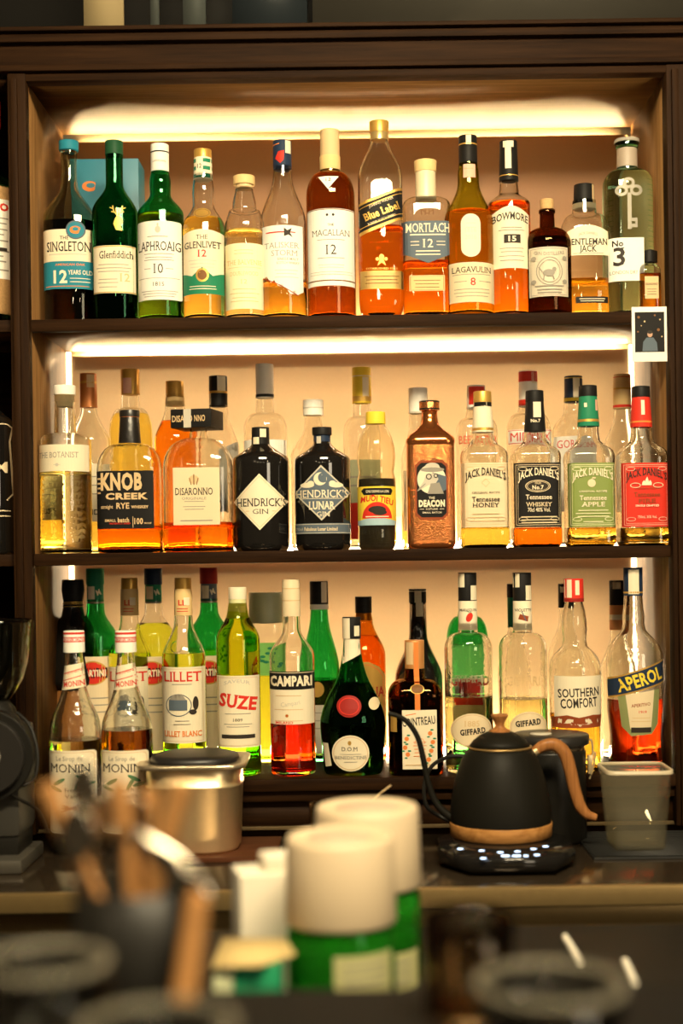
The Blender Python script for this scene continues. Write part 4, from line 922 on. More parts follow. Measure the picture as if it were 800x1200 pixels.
# cointreau
b = bt_('liqueur_bottle', 'square amber liqueur bottle with orange foil, orange ribbon and label with oranges', 486.5, 2.505, LB, prof(780,11,795,815,31.5,907,'R',hn1=12.5), 'brown', n=5, ratio=.95, neck=12, group=LOW)
b.liquid(817,'brown').make_glass(); b.cap(750,783,11.4,m=mat('orange_foil',(.62,.27,.08),.4,.3)); b.strip(-10,-2,752,778,'tan'); b.strip(-1,4,752,783,'orange')
p = Print(b.body_map(),2.5,4,eps=.0008); p.shape(rectp(485,783,491,829),'orange').shape(ell(488,805,8,5.5),'brown').ring(ell(488,805,8,5.5),.8,'gold').build('ribbon', b.root)
p = b.label(rectp(470,829,510,897),'cream'); p.text('COINTREAU',489,842,9,38,'ink',.015,False,5).line(474,835,486,833,1,'orange')
for x,y in ((475,862),(502,856),(476,880),(503,876),(505,866),(473,872),(500,886)): p.shape(ell(x,y,2.6),'orange').shape(ell(x+2,y-4,2,1),'green').shape(ell(x-2,y+4,1.8,.9),'green')
p.lines(482,498,[866,870,874,878,882],.8,'orange').ring(ell(490,868,6,7,a0=0,a1=180,n=14),.6,'orange').line(473,892,507,892,1,'tan'); b.done(p)
p = Print(b.body_map(),2.5,9); p.shape(rectp(457,833,464,854),'gold').build('side_label', b.root)
# giffards
def gif(cx_, lab, neckt, fruit, lvl):
    b = bt_('liqueur_bottle', lab, cx_, 2.515, LB, prof(704,10.2,741,760,28,907,'R',hn1=11.5), 'aged', group=LOW)
    b.liquid(lvl,'pale').make_glass(); b.cap(671,704,10.8,m=pal('black')); b.strip(-11,-4,672,688,'cream'); b.strip(3,10,686,703,'cream')
    b.cap(704,738,10.9,11.2,m=pal('cream'),name='neck_label',bev=.2); p,o=b.cprint(); p.text(neckt,cx_,714.5,3.2,19,'ink',.01)
    if fruit: p.shape(rotp(ell(cx_+1,723,3.6,5.6),cx_+1,723,-25),'red').line(cx_-2,716,cx_+4,718,.6,'green')
    else: p.shape([(cx_-4,719),(cx_+6,722),(cx_+5,728),(cx_-6,725)],'maroon').line(cx_-2,716,cx_+3,727,1.2,'slate')
    p.build('neck_print',o)
    p = b.label(ell(cx_+1,853,24,20) if fruit else ell(cx_+3,850,22,19),'ltan','label'); yy = 853 if fruit else 843
    p.ring(ell(cx_+1,853,22.4,18.5) if fruit else ell(cx_+3,850,20.5,17.5),.6,'tan').text('GIFFARD',cx_+2,yy+1,6.2,29,'ink',.035,True,6)
    if fruit: p.text('1885',cx_+1,845,6.5,17,'tan',0,True)
    b.done(p)
    p = Print(b.body_map(),2.5,9,eps=.0005); p.text('GIFFARD',cx_,796,10,44,G['aged'],.03,True).build('raised_lettering', b.root)
gif(549,'clear liqueur bottle with black cap and a red cherry on its neck label','MARASQUIN',True,815)
gif(613,'clear liqueur bottle with black cap and a purple flower on its neck label','VIOLETTE',False,818)
# southern comfort
b = bt_('liqueur_bottle', 'fluted shoulder liqueur bottle with red cap and pale label in black capitals', 673.5, 2.515, LB, [(700,10),(707,10.5),(716,13),(726,14.5),(738,15),(750,14),(757,15),(761,19),(766,24),(772,28),(779,30.3),(784,31),(838,30),(843,28.8),(900,28.8),(905,28),(908,26)], 'aged', group=LOW)
b.liquid(834,'gold').make_glass(); b.cap(678,705,11.3,11.6,m=pal('red')); b.strip(-11,-4,679,700,'cream'); b.strip(0,5,680,697,'cream'); b.capband(701,705,'dred')
p = Print(b.body_map(),2.5,5,eps=.0004)
for i in range(15):
    x = 673.5+30*math.sin((i-7)*.2); x1 = 673.5+15*math.sin((i-7)*.2); p.line(x1,760,x,786,1.0,G['aged'])
p.build('fluting', b.root)
p = b.label(rectp(647,790,701,850),'cream'); p.text('SOUTHERN',674,809,9.5,47,'ink',.02,False,3).text('COMFORT',674,821,10.5,42,'ink',.02,False,3).shape([(645,838),(660,835),(673,838),(690,835),(702,836),(702,850),(645,850)],'maroon').text('Original',674,843,6,24,'cream',.015); b.done(p)
# aperol
b = bt_('aperitif_bottle', 'waisted bottle of red orange aperitif with a slanted navy label and yellow lettering', 743, 2.515, LB, [(695,10.5),(712,11.5),(722,13),(730,12.6),(738,14),(744,19),(750,25),(757,30),(765,32.5),(800,33),(830,32.3),(860,29.5),(880,29.8),(895,31.5),(902,31.5),(907,29)], 'aged', group=LOW)
b.liquid(818,'apero').make_glass(); b.cap(665,698,11.2,11,m=pal('navy')); b.strip(-7,5,665,696,'cream'); b.capband(693,695,'gold')
p = b.label([(719,812),(767,805),(765,846),(757,857),(733,859),(723,848)],mat('sage_frame',(.25,.27,.10),.5)); p.shape([(727,811),(760,806),(756,850),(732,851)],'ltan').text('APERITIVO',744,823,3.6,22,'maroon',.02,False,6).text('1919',746,831,3,9,'red').shape(rectp(733,849,756,855),'ink').lines(733,756,[838,842],.7,'tan'); b.done(p)
p = Print(b.body_map(),2.5,9,eps=.0005); p.shape([(709.5,793),(776,771),(776,798),(711,816)],'gold').shape([(709.5,795),(776,773),(776,796),(711,814)],'navy').text('APEROL',744,794,14,54,'yellow',.03,False,17).build('slanted_label', b.root)
# ---------------------------------------------------------------- syrup bottles on the counter
def syrup(cx_, lab, lvl, lq):
    b = bt_('syrup_bottle', lab, cx_, 2.37, ZCT, [(762,9.3),(775,10.6),(792,12.5),(806,14),(822,19),(835,25),(845,28.5),(855,29.8),(868,30),(960,30),(985,30),(992,29),(996,26)], 'aged', group='syrup bottles on the back counter')
    b.liquid(lvl,lq).make_glass(); b.cap(739,764,12,12.6,m=pal('white')); b.capband(740.5,743,'red'); b.capband(746,752,'red'); p,o=b.cprint(); p.text('MONIN',cx_-6,749,4,13,'white',.02).text('MONIN',cx_+8,749,4,13,'white',.02).build('cap_print',o)
    p = Print(b.body_map(),2.5,4); p.shape([(cx_-11.5,780),(cx_+12,776),(cx_+14.5,804),(cx_-14,808)],'cream').line(cx_-11,789,cx_+12,782,1,'red').line(cx_-12,797,cx_+13,790,1,'red').text('MONIN',cx_,786.5,2.8,20,'red',0,True,15).text('MONIN',cx_+1,800,6,24,'red',.02,True,6).build('neck_label', b.root)
    p = b.label(rrect(cx_-29,876,cx_+27,972,4),'cream'); p.ring(rrect(cx_-27,878,cx_+25,970,4),.7,'tan').text('Le Sirop de',cx_-2,885,5,30,'grey',.0,False,0).text('MONIN',cx_-2,896,9.5,46,'ink',-.004,True).text('French',cx_+2,921,5,18,'ink',0,False,5).text('Vanilla',cx_+4,928,5,22,'ink',0,False,5).text('SYRUP',cx_,960,4,24,'grey')
    for q in ((-14,912,30),(12,908,-30),(18,915,10),(-18,920,-20),(8,914,60)): p.shape(rotp(ell(cx_+q[0],q[1],8,2.2),cx_+q[0],q[1],q[2]),'green')
    for q in (20,-20,0): p.shape(rotp(ell(cx_,942,12,1.2),cx_,942,q),'maroon')
    b.done(p)
syrup(88.5,'nearly empty syrup bottle with red and white cap, left of its pair',866,'pale')
syrup(149,'syrup bottle with brown liquid and red and white cap beside the steel knock box',854,'brown')
# ---------------------------------------------------------------- left compartment
b = bt_('liqueur_bottle', 'straw wrapped liqueur bottle with red cap in the left compartment, upper shelf', -12, 2.52, ZT, prof(150,11,190,222,29,373,'S'), 'dgreen')
b.make_glass(); b.cap(118,150,14,14,m=pal('red'))
STR = mat('woven_straw',(.42,.24,.09),.8,bump=1.0,scale=300,var=.35)
bm=bmesh.new(); lathe(bm,[(b.z(y),h*b.k,h*b.k,2) for y,h in ((372,29),(368,32),(300,31.5),(240,31),(228,30),(222,28.5))],36,caps=(False,False)); b.pf=[(b.z(200),31.3*b.k),(0,31.3*b.k)]; b.tab={}; link('straw_cover',bm,STR,b.root)
p = Print(b.body_map(),3,9,eps=.0012); p.shape(rectp(-40,240,16,332),'white').text('LUXARDO',-10,249,8,48,'red',.05).lines(-36,14,[262,268,275,281,288,300,306,312,322],1.6,'grey').shape(rectp(0,296,12,300),'ink').build('label', b.root)
b = bt_('liqueur_bottle', 'black bottle with gold stopper and cream outline label in the left compartment, lower shelf', -16, 2.52, ZM, prof(446,11,470,500,36,646,'S'), 'clear', n=3, neck=11)
b.make_glass(opaque=BG); b.cap(421,446,14,14,m=pal('gold')); p = Print(b.body_map(),3,9)
for q in ([(-40,500,15,500),(15,500,19,504),(19,504,17,520),(17,520,19,580),(19,580,14,588),(-40,600,17,600),(-40,606,17,606)]): p.line(*q,1.3,'ltan')
p.text('RUM',-2,550,12,34,'ltan',.02).build('label', b.root)
# ================================================================ photo card on the shelf edge
pc = thing('instant_photo', 'small white bordered instant photo stuck to the top shelf edge at the right', 'photo', (W(761.5,391,2.455).x, 2.4615, W(761.5,391,2.455).z))
kq = 2.4615/F
link('card', B(-20.5*kq,20.5*kq,-.0006,.0006,-32*kq,32*kq,bev=.0001), pal('white'), pc)
pp = Print(lambda x,y,e: Vector(((x-761.5)*kq,-.0006-e,(391-y)*kq)), 99, 99)
pp.shape(rectp(744.5,365,779,412),'black')
for x,y,r,c in ((749,371,1.6,'brown'),(756,376,1,'tan'),(768,369,1.2,'brown'),(774,374,.9,'tan'),(772,386,1.8,'brown'),(748,388,1.1,'brown'),(776,394,.9,'tan'),(752,381,.7,'tan')): pp.shape(ell(x,y,r,n=9),c)
pp.shape([(753,411),(754,400),(758,395),(766,395),(770,401),(771,411)],'slate').shape(ell(762,391,3,3.6),'skin').shape(ell(762,388.6,3.2,2),'ink').build('picture', pc)
# ================================================================ kettle and its base
KY = 2.30; kk = KY/F; kx = W(586,920,KY).x
WK = wood('kettle_wood',(.20,.075,.02),(.38,.16,.05),.4,'Z',1.5); WKX = wood('band_wood',(.28,.12,.03),(.48,.23,.07),.4,'X',1.5)
KB = mat('kettle_matt_black',(.009,.008,.0055),.5,bump=.15,scale=250,spec=.12)
base = thing('kettle_base', 'black angular heating base with glowing white touch buttons under the kettle', 'kettle base', (kx, 2.24, ZCT))
zk = lambda y: (CY+(ZC-ZCT)/kk-(y+(586-CX)*T))*kk   # height above the counter for pixel row y at the kettle's depth
bm = bmesh.new(); pts = [(-62,-22),(-38,-62),(38,-62),(62,-22),(62,30),(40,62),(-40,62),(-62,30)]
pts = [(x*.105/62, y*.110/62) for x, y in pts]
rowb = []
for z, s_ in ((.004,.93),(.010,1.0),(.025,1.0),(.030,.97)): rowb.append([bm.verts.new((x*s_,y*s_,z)) for x,y in pts])
for a_, b_ in zip(rowb, rowb[1:]):
    for i in range(8): bm.faces.new((a_[i],a_[(i+1)%8],b_[(i+1)%8],b_[i]))
bm.faces.new(rowb[-1]); bm.faces.new(list(reversed(rowb[0]))); link('base_body', bm, BLKG, base, smooth=20)
for sx, sy in ((-.05,-.05),(.05,-.05),(-.05,.05),(.05,.05)):
    link('foot', cyl(.006,0,.0045,12).copy() if False else cyl(.006,0,.0045,12), BLK, base).location = (sx,sy,0)
EMB = emit('button_glow',(.62,.78,1.0),5.0)
ytop = .0301
for px_, py_ in ((539,995),(564,997),(586,999),(606,998),(625,995),(639,992),(566,1006),(629,1002)):
    # intersect the pixel's ray with the base top
    Y_ = (ZC-(ZCT+ytop))*F/((py_-CY)+(px_-CX)*T); q = W(px_,py_,Y_)
    bm = bmesh.new(); r = bmesh.ops.create_circle(bm, cap_ends=True, segments=16, radius=.0046)
    o_ = link('button', bm, EMB, base); o_.location = (q.x-kx, q.y-2.24, ytop+.0003)
for px_, wd_ in ((592,.012),(605,.012),(616,.006)):
    py_=1003; Y_ = (ZC-(ZCT+ytop))*F/((py_-CY)+(px_-CX)*T); q = W(px_,py_,Y_)
    link('display_digit', B(-wd_/2,wd_/2,-.004,.004,0,.0003), EMB, base).location = (q.x-kx, q.y-2.24, ytop)
ket = thing('gooseneck_kettle', 'matt black gooseneck kettle with wooden band, lid knob and curved wooden handle', 'kettle', (kx, KY, ZCT+.0302))
zz = lambda y: zk(y)-.0302
def kl(name, pr, m, seg=48):
    bm = bmesh.new(); lathe(bm, [(max(0,zz(y)),max(.0008,h*kk),max(.0008,h*kk),2) for y,h in pr], seg); return link(name, bm, m, ket)
kl('kettle_body',[(969,57.5),(962,58.8),(950,59),(935,57.5),(918,54),(902,49.5),(890,45),(880,39.5),(875.5,35.5),(875,34)],KB)
bm = bmesh.new(); lathe(bm, [(.0008,57.5*kk,57.5*kk,2),(.002,59.3*kk,59.3*kk,2),(zz(963),60.0*kk,60.0*kk,2),(zz(962),59.2*kk,59.2*kk,2)], 56); link('wooden_band', bm, WKX, ket)
kl('lid_rim',[(876.5,37.2),(875.2,37.8),(874,37.0)],mat('worn_brass_edge',(.42,.27,.10),.35,.7))
lid = kl('lid',[(874.5,36),(868,31.5),(862,24),(858,16),(856.5,10)],KB)
kn = kl('lid_knob',[(858,13),(855.5,12),(853,7),(850,5.2),(845,6.5),(840,9.8),(838,10.4),(837,9.8),(836.8,6)],WK,32)
def kp(x, y, dy=0): return Vector(((x-586)*kk, dy, zz(y+ (x-586)*T)))
h_ = tube([kp(617,886),kp(622,884),kp(630,879)],[.0065,.0075,.0075],12); link('handle_ferrule', h_, STEEL, ket)
h_ = tube([kp(625,882),kp(637,874),kp(651,873),kp(662,883),(kp(668,902)),kp(673,925),kp(679,944),kp(687,954),kp(698,958)],[.0075,.0095,.0105,.0110,.0105,.0100,.0095,.0080,.0055],12,flat=.8); link('handle', h_, WK, ket)
h_ = tube([kp(540,962),kp(524,955),kp(510,940),kp(501,915),kp(496,888),kp(490,864),kp(479,847),kp(467,839),kp(456,836)],[.0085,.0068,.0056,.005,.0046,.0043,.0041,.0039,.0040],12); link('spout', h_, KB, ket)
# power cord
cd = tube([W(600,893,2.44)+Vector((0,0,-.0)),W(540,886,2.44),W(520,889,2.43),W(505,899,2.40),W(497,920,2.36),W(500,945,2.33),W(518,958,2.33),W(536,968,2.31)],.0034,8)
o_ = link('power_cord', cd, BLK); tag(o_, 'thin black power cord looping behind the kettle spout', 'cord')
# ================================================================ canister behind the kettle
cY = 2.412; kc = cY/F; cxm = W(645,900,cY).x
can = thing('storage_canister', 'black lidded storage canister with a steel clamp behind the kettle', 'canister', (cxm, cY, ZCT))
zc = lambda y: (CY+(ZC-ZCT)/kc-(y+(645-CX)*T))*kc
bm=bmesh.new(); r_=41*kc; lathe(bm,[(0,r_*.97,r_*.97,2),(.004,r_,r_,2),(zc(880),r_,r_,2),(zc(877),r_*.97,r_*.97,2)],48); link('canister_body',bm,mat('canister_black',(.010,.009,.007),.35,spec=.2),can)
bm=bmesh.new(); lathe(bm,[(zc(879),r_*.97,r_*.97,2),(zc(869),r_*.97,r_*.97,2)],48); link('glass_collar',bm,mat('steel_collar',(.30,.26,.2),.25,.9),can)
bm=bmesh.new(); R2=45*kc; lathe(bm,[(zc(871),R2*.98,R2*.98,2),(zc(870),R2,R2,2),(zc(861),R2,R2,2),(zc(859.5),R2*.96,R2*.96,2),(zc(859),R2*.6,R2*.6,2)],48); l2=link('lid',bm,mat('lid_black',(.02,.018,.016),.35),can)
bm=bmesh.new(); lathe(bm,[(zc(859.2),13*kc,13*kc,2),(zc(858),12.5*kc,12.5*kc,2)],28); o_=link('lid_disc',bm,pal('lgrey'),l2); o_.location=(-12*kc,-.01,0)
for a in ([(42,866),(47,868),(48,885),(44,905)],[(40,890),(46,885),(51,882),(48,900),(44,912)]):
    h_=tube([Vector((x*kc,-.012,zc(y))) for x,y in a],.0018,6); link('clamp_wire',h_,STEEL,can)
link('clamp_plate',B(42*kc,47*kc,-.018,-.006,zc(906),zc(884),bev=.001),STEEL,can)
# ================================================================ clear plastic tub on a black mat
mt = thing('bar_mat', 'black ribbed rubber mat under the empty plastic tub', 'mat', (W(752,990,2.3).x, 2.345, ZCT))
link('mat_base', B(-.088,.16,-.105,.105,0,.004,bev=.001), mat('rubber_black',(.010,.010,.009),.55), mt)
bmr = B(-.086,.158,-.0022,.0022,.004,.0065); rib0 = link('rib', bmr, MATS['rubber_black'], mt)
for i in range(17):
    o_ = rib0 if i == 0 else rib0.copy()
    if i: C.objects.link(o_)
    o_.location = (0,-.096+i*.012,0)
tY = 2.32; kt = tY/F; tx = W(744,950,tY).x
tb = thing('plastic_tub', 'empty translucent square plastic tub on the ribbed mat at the right', 'container', (tx, tY, ZCT+.0065))
PT = thin_glass('cloudy_plastic',(.95,.93,.86),((.42,.39,.30),.12))
hT = .128; bm=bmesh.new(); a0,a1=30.5*kt,38.5*kt
lathe(bm,[(0,a0*.94,a0*.94,8),(.004,a0,a0,8),(hT-.006,a1*.97,a1*.97,8),(hT-.006,a1,a1,8),(hT,a1,a1,8),(hT,a1*.94,a1*.94,8),(.006,a0*.94,a0*.94,8)],56,caps=(True,True)); link('tub_body',bm,PT,tb)
bm=bmesh.new(); lathe(bm,[(hT-.005,a1*1.015,a1*1.015,8),(hT+.001,a1*1.015,a1*1.015,8),(hT+.001,a1*.95,a1*.95,8),(hT-.005,a1*.95,a1*.95,8),(hT-.005,a1*1.015,a1*1.015,8)],56,caps=(False,False)); link('tub_rim',bm,mat('milky_rim',(.50,.42,.28),.35),tb)
# ================================================================ steel knock box on wooden board
bY = 2.355; kb = bY/F; bxm = W(229,940,bY).x
brd = thing('wooden_board', 'dark red brown wooden board under the steel knock box', 'board', (W(235,1010,2.3).x, 2.345, ZCT))
link('board', B(-.10,.125,-.085,.09,0,.008,bev=.002), wood('board_wood',(.055,.018,.008),(.12,.045,.02),.35), brd)
kbx = thing('knock_box', 'brushed steel knock box with square rim and black oval lid', 'knock box', (bxm, bY, ZCT+.008))
zb = lambda y: (CY+(ZC-ZCT)/kb-(y+(229-CX)*T))*kb-.008
bm=bmesh.new(); wv=55.5*kb; lathe(bm,[(0,wv*.90,wv*.90,3),(.006,wv*.945,wv*.945,3),(zb(918),wv,wv,3),(zb(917),wv*1.02,wv*1.02,3),(zb(914),wv*1.02,wv*1.02,3),(zb(913),wv*.99,wv*.99,3),(zb(895),wv*1.0,wv*1.0,3.5)],56,caps=(True,False)); link('steel_body',bm,STEEL,kbx)
bm=bmesh.new(); lathe(bm,[(zb(896),wv,wv,4),(zb(894),wv*1.12,wv*1.12,7),(zb(889.5),wv*1.13,wv*1.13,7),(zb(889),wv*1.11,wv*1.11,7),(zb(889.5),wv*.92,wv*.92,4),(zb(896),wv*.9,wv*.9,4)],56,caps=(False,False)); link('rim',bm,mat('warm_steel_rim',(.55,.45,.30),.3,.8),kbx)
bm=bmesh.new(); lathe(bm,[(zb(897),wv*.9,wv*.9,2.4),(zb(888),wv*.93,wv*.93,2.4),(zb(884),wv*.90,wv*.90,2.4),(zb(881.5),wv*.75,wv*.75,2.2)],48); link('rubber_lid',bm,mat('rubber_lid_black',(.014,.012,.011),.4),kbx)
# ================================================================ grinder
gY=2.27; kg=gY/F; gx=W(-6,880,gY).x
gr = thing('coffee_grinder', 'black coffee grinder with a clear bean hopper at the left edge', 'coffee grinder', (gx, gY, ZCT))
zg = lambda y: (CY+(ZC-ZCT)/kg-(y+(-6-CX)*T))*kg
bm=bmesh.new(); lathe(bm,[(zg(y),h*kg,h*kg,2) for y,h in ((826,14),(820,18),(808,27),(795,34),(775,40),(730,44),(726,45),(726,43.5),(732,42),(775,38),(795,32),(808,25),(820,15))],40); link('hopper',bm,G['smoke'],gr)
bm=bmesh.new(); lathe(bm,[(zg(y),h*kg,h*kg,2) for y,h in ((880,38),(845,30),(830,24),(818,15))],36); link('collar',bm,BLK,gr)
link('grinder_body',B(-.062,.048,-.04,.075,.05,zg(850),bev=.012),mat('grinder_grey',(.05,.047,.04),.45,.3),gr)
link('grinder_foot',B(-.075,.058,-.075,.085,0,.022,bev=.006),mat('grinder_foot_steel',(.12,.11,.09),.4,.6),gr)
link('lower_body',B(-.058,.044,-.034,.07,.02,.055,bev=.006),BLK,gr)
for nm,rr,y0,y1,m_ in (('motor_cover',52*kg,-.062,-.03,BLK),('dial',43*kg,-.074,-.06,mat('dial_black',(.02,.018,.016),.3)),('dial_face',17*kg,-.079,-.073,pal('lgrey')),('dial_hub',11*kg,-.081,-.078,BLK)):
    bm=cyl(rr,y0,y1,40,bev=.0015); bmesh.ops.rotate(bm,verts=bm.verts,cent=(0,0,0),matrix=Matrix.Rotation(PI/2,3,'X'))
    o_=link(nm,bm,m_,gr); o_.location=(.004,y1+y0 if False else 0,zg(880))
    for v in o_.data.vertices: v.co.y = v.co.y
    o_.rotation_euler=(0,0,PI); o_.rotation_euler=(0,0,0); o_.scale=(1,-1,1) if o_.data.vertices[0].co.y>0 else (1,1,1)
for i in range(12):
    a=2*PI*i/12; o_=link('dial_mark',B(-.0009,.0009,-.0005,.0005,-.003,.003),BLK,gr); o_.location=(.004+math.sin(a)*14.5*kg,-.0795,zg(880)+math.cos(a)*14.5*kg); o_.rotation_euler=(0,a,0)
cd=tube([W(20,835,gY-.02),W(36,852,gY-.03),W(44,885,gY-.04),W(38,915,gY-.05),W(10,925,gY-.06),W(20,935,gY-.05),W(45,950,gY-.02),W(56,975,gY)],.0028,8); tag(link('power_cord',cd,BLK),'black cord hanging in a loop beside the coffee grinder','cord')
# ================================================================ small glass with a pick on the back counter
sY=2.16; ks=sY/F
def zs(cx_,y,Y,z0=ZCT): return (CY+(ZC-z0)*F/Y-(y+(cx_-CX)*T))*Y/F
def tumbler(name,lab,cx_,Y,ytop,hw,z0,col,foot=.85,tint=None,thick=.0022,cat='glass',rim=False):
    k=Y/F; h=zs(cx_,ytop,Y,z0); t=thing(name,lab,cat,(W(cx_,ytop,Y).x,Y,z0))
    r=hw*k; bm=bmesh.new(); rg=[(0,r*foot*.94),(.002,r*foot),(h*.5,r*(foot+1)/2),(h-.001,r),(h,r-thick*.5),(h-.001,r-thick),(h*.5,r*(foot+1)/2-thick),(.010,r*foot-thick),(.008,r*foot*.7)]
    lathe(bm,[(z,a,a,2) for z,a in rg],48); link('glass_wall',bm,col,t)
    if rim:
        bm=bmesh.new(); lathe(bm,[(h-.004,r+.0006,r+.0006,2),(h+.0006,r+.0002,r+.0002,2),(h+.0012,r-thick*.5,r-thick*.5,2),(h+.0006,r-thick-.0002,r-thick-.0002,2),(h-.004,r-thick-.0006,r-thick-.0006,2)],48,caps=(False,False)); link('rim',bm,RIMG,t)  # added pale ring for the light caught on the lip
    return t,h,r
t,h,r=tumbler('cocktail_glass','brown tinted short glass behind the bottles with white caps',387,sY,941,25,ZCT,glass('brown_tint_glass',(.72,.48,.28)))
pk=tube([W(425,952,sY-.02),W(458,920,sY+.0)],[.0011,.0011],8); 
pk=tube([Vector((W(387,941,sY).x-.005,sY,ZCT+.02)),Vector((W(412,948,sY).x,sY+.004,ZCT+.085)),W(458,920,sY+.005)],.0012,8); tag(link('wooden_pick',pk,pal('tan')),'thin wooden pick leaning in the brown tinted glass','pick')
# ================================================================ foreground: bottles with white caps on the service counter
def diffuse_glass(name, col, ior, dcol, f):
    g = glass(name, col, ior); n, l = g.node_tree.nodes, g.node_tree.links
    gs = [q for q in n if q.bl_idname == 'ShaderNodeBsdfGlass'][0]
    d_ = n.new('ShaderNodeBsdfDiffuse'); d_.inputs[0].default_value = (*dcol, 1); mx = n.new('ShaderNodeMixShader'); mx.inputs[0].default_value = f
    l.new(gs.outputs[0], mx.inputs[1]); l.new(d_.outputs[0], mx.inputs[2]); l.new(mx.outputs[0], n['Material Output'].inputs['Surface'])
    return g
GP = diffuse_glass('vivid_green_glass',(.30,.90,.40),1.4,(.015,.20,.01),.45)
def capped(cx_,Y,ytop,ycap,hw,lab):
    k=Y/F; zt=zs(cx_,ytop,Y); zc_=zs(cx_,ycap,Y); r=hw*k
    t=thing('capped_bottle',lab,'bottle',(W(cx_,ytop,Y).x,Y,ZCT),group='green bottles with white caps')
    bm=bmesh.new(); lathe(bm,[(0,r*.93,r*.93,2),(.004,r*.99,r*.99,2),(zc_-.012,r*.99,r*.99,2),(zc_-.004,r*.93,r*.93,2),(zc_+.012,r*.9,r*.9,2)],48); link('bottle_body',bm,GP,t)
    bm=bmesh.new(); lathe(bm,[(.005,r*.92,r*.92,2),(zc_-.03,r*.93,r*.93,2)],40); link('liquid',bm,liq('vivid_green_liquid',(.30,.90,.40)),t)
    bm=bmesh.new(); lathe(bm,[(zc_,r*1.0,r*1.0,2),(zc_+.003,r*1.02,r*1.02,2),(zt-.006,r*.985,r*.985,2),(zt-.001,r*.95,r*.95,2),(zt,r*.9,r*.9,2),(zt-.003,r*.86,r*.86,2)],48); c_=link('cap',bm,mat('ivory_plastic',(.66,.52,.34),.5),t)
    bm=bmesh.new(); lathe(bm,[(zt-.0025,r*.6,r*.6,2),(zt-.0015,r*.58,r*.58,2)],32); link('cap_inset',bm,pal('pink'),c_)
    mp=lambda x,y,e: Vector(((r*.99+e)*math.sin(max(-1.5,min(1.5,(x-cx_)*k/r))),-(r*.99+e)*math.cos(max(-1.5,min(1.5,(x-cx_)*k/r))),zs(cx_,y,Y)))
    p=Print(mp,6,99,eps=.0006); p.shape(rectp(cx_-8,1104,cx_+70,1175),mat('pale_yellow_label',(.50,.48,.22),.6)).lines(cx_,cx_+60,[1116,1126,1136],3,'grey').build('label',t)
capped(398,1.47,978,1078,64,'nearer of two green bottles with ivory caps')
capped(430,1.62,943,1036,61,'farther of two green bottles with ivory caps')
# cartons & papers
cY_=1.56; kq=cY_/F
cr=thing('white_carton','white carton standing left of the green bottles with ivory caps','box',(W(309,1060,cY_).x,cY_,ZCT))
hh=zs(309,1018,cY_); link('carton_body',B(-33*kq,33*kq,-.03,.03,0,hh,bev=.002),mat('white_card',(.84,.76,.60),.6),cr).rotation_euler=(0,0,.25)
link('carton_top',B(-2*kq,33*kq,-.02,.02,hh,hh+17*kq,bev=.002),mat('white_card',(.84,.76,.60),.6),cr).rotation_euler=(0,0,.25)
gb=thing('green_packet','green packet with a pale end lying in front of the white carton','packet',(W(290,1120,1.42).x,1.42,ZCT))
k4=1.42/F; z4=zs(290,1122,1.42)
link('packet_body',B(-.012,.034,-.03,.03,0,z4,bev=.002),mat('packet_green',(.02,.30,.13),.4),gb); link('pale_end',B(-.032,-.0122,-.03,.03,0,z4,bev=.002),mat('packet_pale',(.70,.74,.45),.4),gb)
o_=link('paper_body',bmesh.new(),pal('ltan')); bpy.data.objects.remove(o_)
bm=bmesh.new(); zt_=z4+.001
q=[(-.036,-.034),(.012,-.040),(.045,.0),(.034,.030),(-.030,.026)]
lo=[bm.verts.new((x,y,0+.004*math.sin(i*2.1))) for i,(x,y) in enumerate(q)]; up_=[bm.verts.new((x,y,.0016+.004*math.sin(i*2.1))) for i,(x,y) in enumerate(q)]
bm.faces.new(up_); bm.faces.new(list(reversed(lo)))
for i in range(5): bm.faces.new((lo[i],lo[(i+1)%5],up_[(i+1)%5],up_[i]))
o_=link('folded_napkin',bm,mat('kraft_paper',(.55,.40,.16),.8)); o_.location=(gb.location.x+.003,1.42,ZCT+z4+.0045); o_.rotation_euler=(math.radians(9),0,0); tag(o_,'yellowish folded napkin lying on the green packet','napkin')
# ================================================================ foreground: utensil tin, glasses on the bar top
uY=1.06; ku=uY/F; ux=W(165,1100,uY).x
zu=lambda y: zs(165,y,uY,ZBT)
ut=thing('utensil_cup','dark metal cup holding bar spoons and wooden handled tools','cup',(ux,uY,ZBT))
ru=78*ku; hu=zu(1035); bm=bmesh.new(); lathe(bm,[(0,ru*.9,ru*.9,2),(.003,ru*.93,ru*.93,2),(hu,ru,ru,2),(hu,ru*.96,ru*.96,2),(.006,ru*.88,ru*.88,2)],40); link('cup_wall',bm,mat('dark_tin',(.010,.009,.007),.4,.0,spec=.2),ut)
WH=mat('orange_wood',(.55,.26,.08),.5,var=.25,scale=40)
def uz(px_,py_,dy): 
    v=W(px_,py_,uY+dy); return v
def rod(p0,p1,r0,r1,m,name,lab,cat='utensil',flat=1.0,grp='wooden handled bar tools'):
    mid=(Vector(p0)+Vector(p1))/2
    bm=tube([p0,mid,p1],[r0,(r0+r1)/2,r1],10,flat=flat); o=link(name,bm,m); tag(o,lab,cat,grp); return o
B0=lambda dx,dy: Vector((ux+dx,uY+dy,ZBT+.009))
rod(B0(.012,-.01),uz(52,920,-.02),.004,.0085,WH,'wooden_spoon','wooden handle leaning farthest left in the utensil cup',flat=.5)
rod(B0(.0,.01),uz(138,915,.01),.004,.0080,WH,'wooden_spoon','wooden handle rising upright in the middle of the utensil cup',flat=.6)
rod(B0(-.012,.02),uz(176,925,.03),.004,.0075,WH,'wooden_spoon','short wooden handle right of the upright one in the utensil cup',flat=.6)
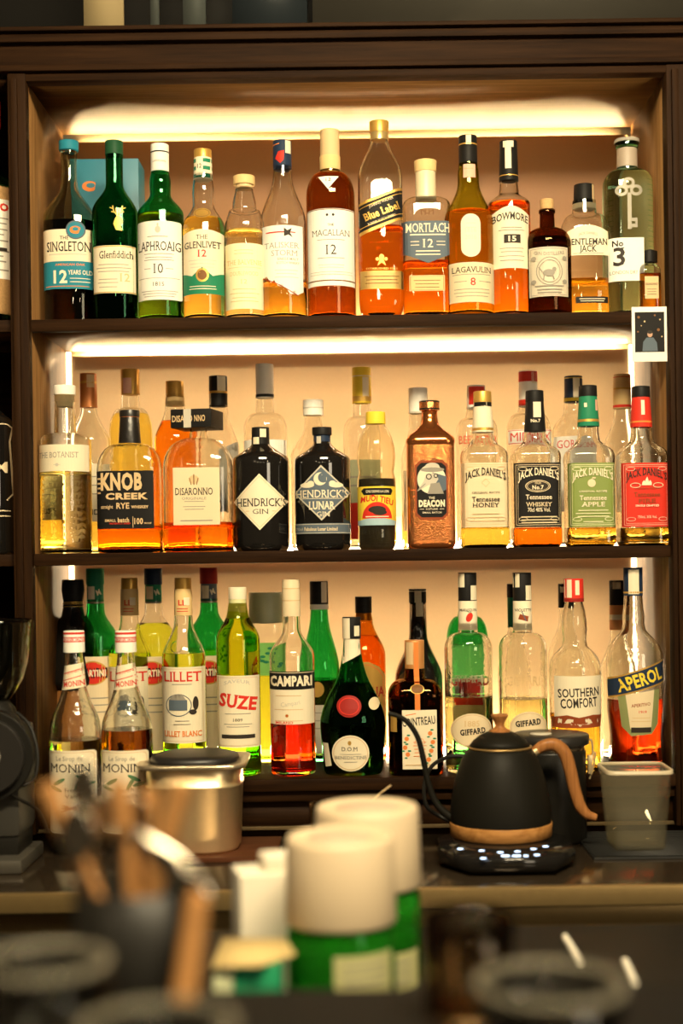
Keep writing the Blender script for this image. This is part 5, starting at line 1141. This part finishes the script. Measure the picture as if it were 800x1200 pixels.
rod(B0(-.02,.0),uz(214,918,.0),.004,.0080,WH,'wooden_spoon','wooden handle leaning farthest right in the utensil cup',flat=.6)
STL=mat('polished_steel',(.55,.50,.40),.18,1.0)
def spoon(px_,py_,dx,dy,a,b,lab):
    t=thing('bar_spoon',lab,'spoon',(0,0,0),group='steel bar spoons'); top=uz(px_,py_,dy)
    link('spoon_handle',tube([B0(dx,dy*.4),(B0(dx,dy*.4)+top)/2,top-Vector((0,0,b*.8))],.0022,8),STL,t)
    bm=bmesh.new(); bmesh.ops.create_uvsphere(bm,u_segments=20,v_segments=12,radius=1)
    for v in bm.verts:
        v.co.y = v.co.y*.25+(.25*(1-v.co.x**2-v.co.z**2) if v.co.y<0 else 0)*.8; v.co.x*=a; v.co.z*=b; v.co.y*=a*1.1
    o=link('spoon_bowl',bm,STL,t); o.location=top
spoon(98,925,-.01,-.015,.012,.019,'steel bar spoon between the two left wooden handles')
spoon(90,978,.0,-.03,.013,.02,'lower steel bar spoon at the front of the utensil cup')
spoon(116,955,.01,.02,.011,.018,'steel bar spoon behind the upright wooden handle')
spoon(160,962,.02,.025,.011,.018,'steel bar spoon right of the upright wooden handle')
# tongs/strainer leaning right
tg=thing('steel_tongs','steel serving tongs leaning out of the utensil cup to the right','tongs',(0,0,0))
for d in (-.006,.006):
    link('tong_arm',tube([uz(152,975,-.02+d),uz(190,1005,-.03+d),uz(228,1040,-.035+d),uz(243,1062,-.035+d)],[.004,.009,.010,.006],10,flat=.35),STL,tg)
link('tong_grip',tube([uz(152,975,-.02),uz(140,1010,-.02),B0(-.01,-.02)],[.004,.004,.003],8),STL,tg)
rod(uz(232,1052,-.05),uz(212,1195,-.06)+Vector((0,0,-.0)),.0085,.0095,WH,'muddler','wooden muddler standing in front of the utensil cup at its right',cat='muddler',grp='wooden handled bar tools')
CG=glass('tumbler_glass',(.98,.98,.95)); RIMG=diffuse_glass('rim_highlight_glass',(.95,.95,.9),1.5,(.50,.45,.33),.28)  # rim material paints a highlight band into the diffuse colour
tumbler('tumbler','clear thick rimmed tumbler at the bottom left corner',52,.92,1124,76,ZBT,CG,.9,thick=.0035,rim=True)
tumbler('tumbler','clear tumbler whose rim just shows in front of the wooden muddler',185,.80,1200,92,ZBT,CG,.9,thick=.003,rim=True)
tumbler('tumbler','clear wide tumbler at the bottom right with two white sticks behind it',645,.93,1150,88,ZBT,CG,.85,thick=.003,rim=True)
tumbler('tumbler','smoky brown tall tumbler right of the green bottles',548,1.10,1072,56,ZBT,glass('smoky_brown_glass',(.90,.80,.66),1.45,.0,bump=.5,bscale=60),.92,thick=.003)
for px0,py0,px1,py1,lab in ((662,1098,680,1128,'thin white stick lying left of the other behind the wide tumbler'),(732,1126,744,1152,'thin white stick lying right of the other behind the wide tumbler')):  # two thin white sticks lying flat on the service counter
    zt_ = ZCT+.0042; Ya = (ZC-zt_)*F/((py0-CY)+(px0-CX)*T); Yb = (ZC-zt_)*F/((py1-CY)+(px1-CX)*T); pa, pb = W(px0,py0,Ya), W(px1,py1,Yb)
    o=link('white_stick',tube([pa,(pa+pb)/2,pb],.0042,10),mat('stick_white',(.86,.80,.66),.5)); tag(o,lab,'straw','white sticks on the service counter')
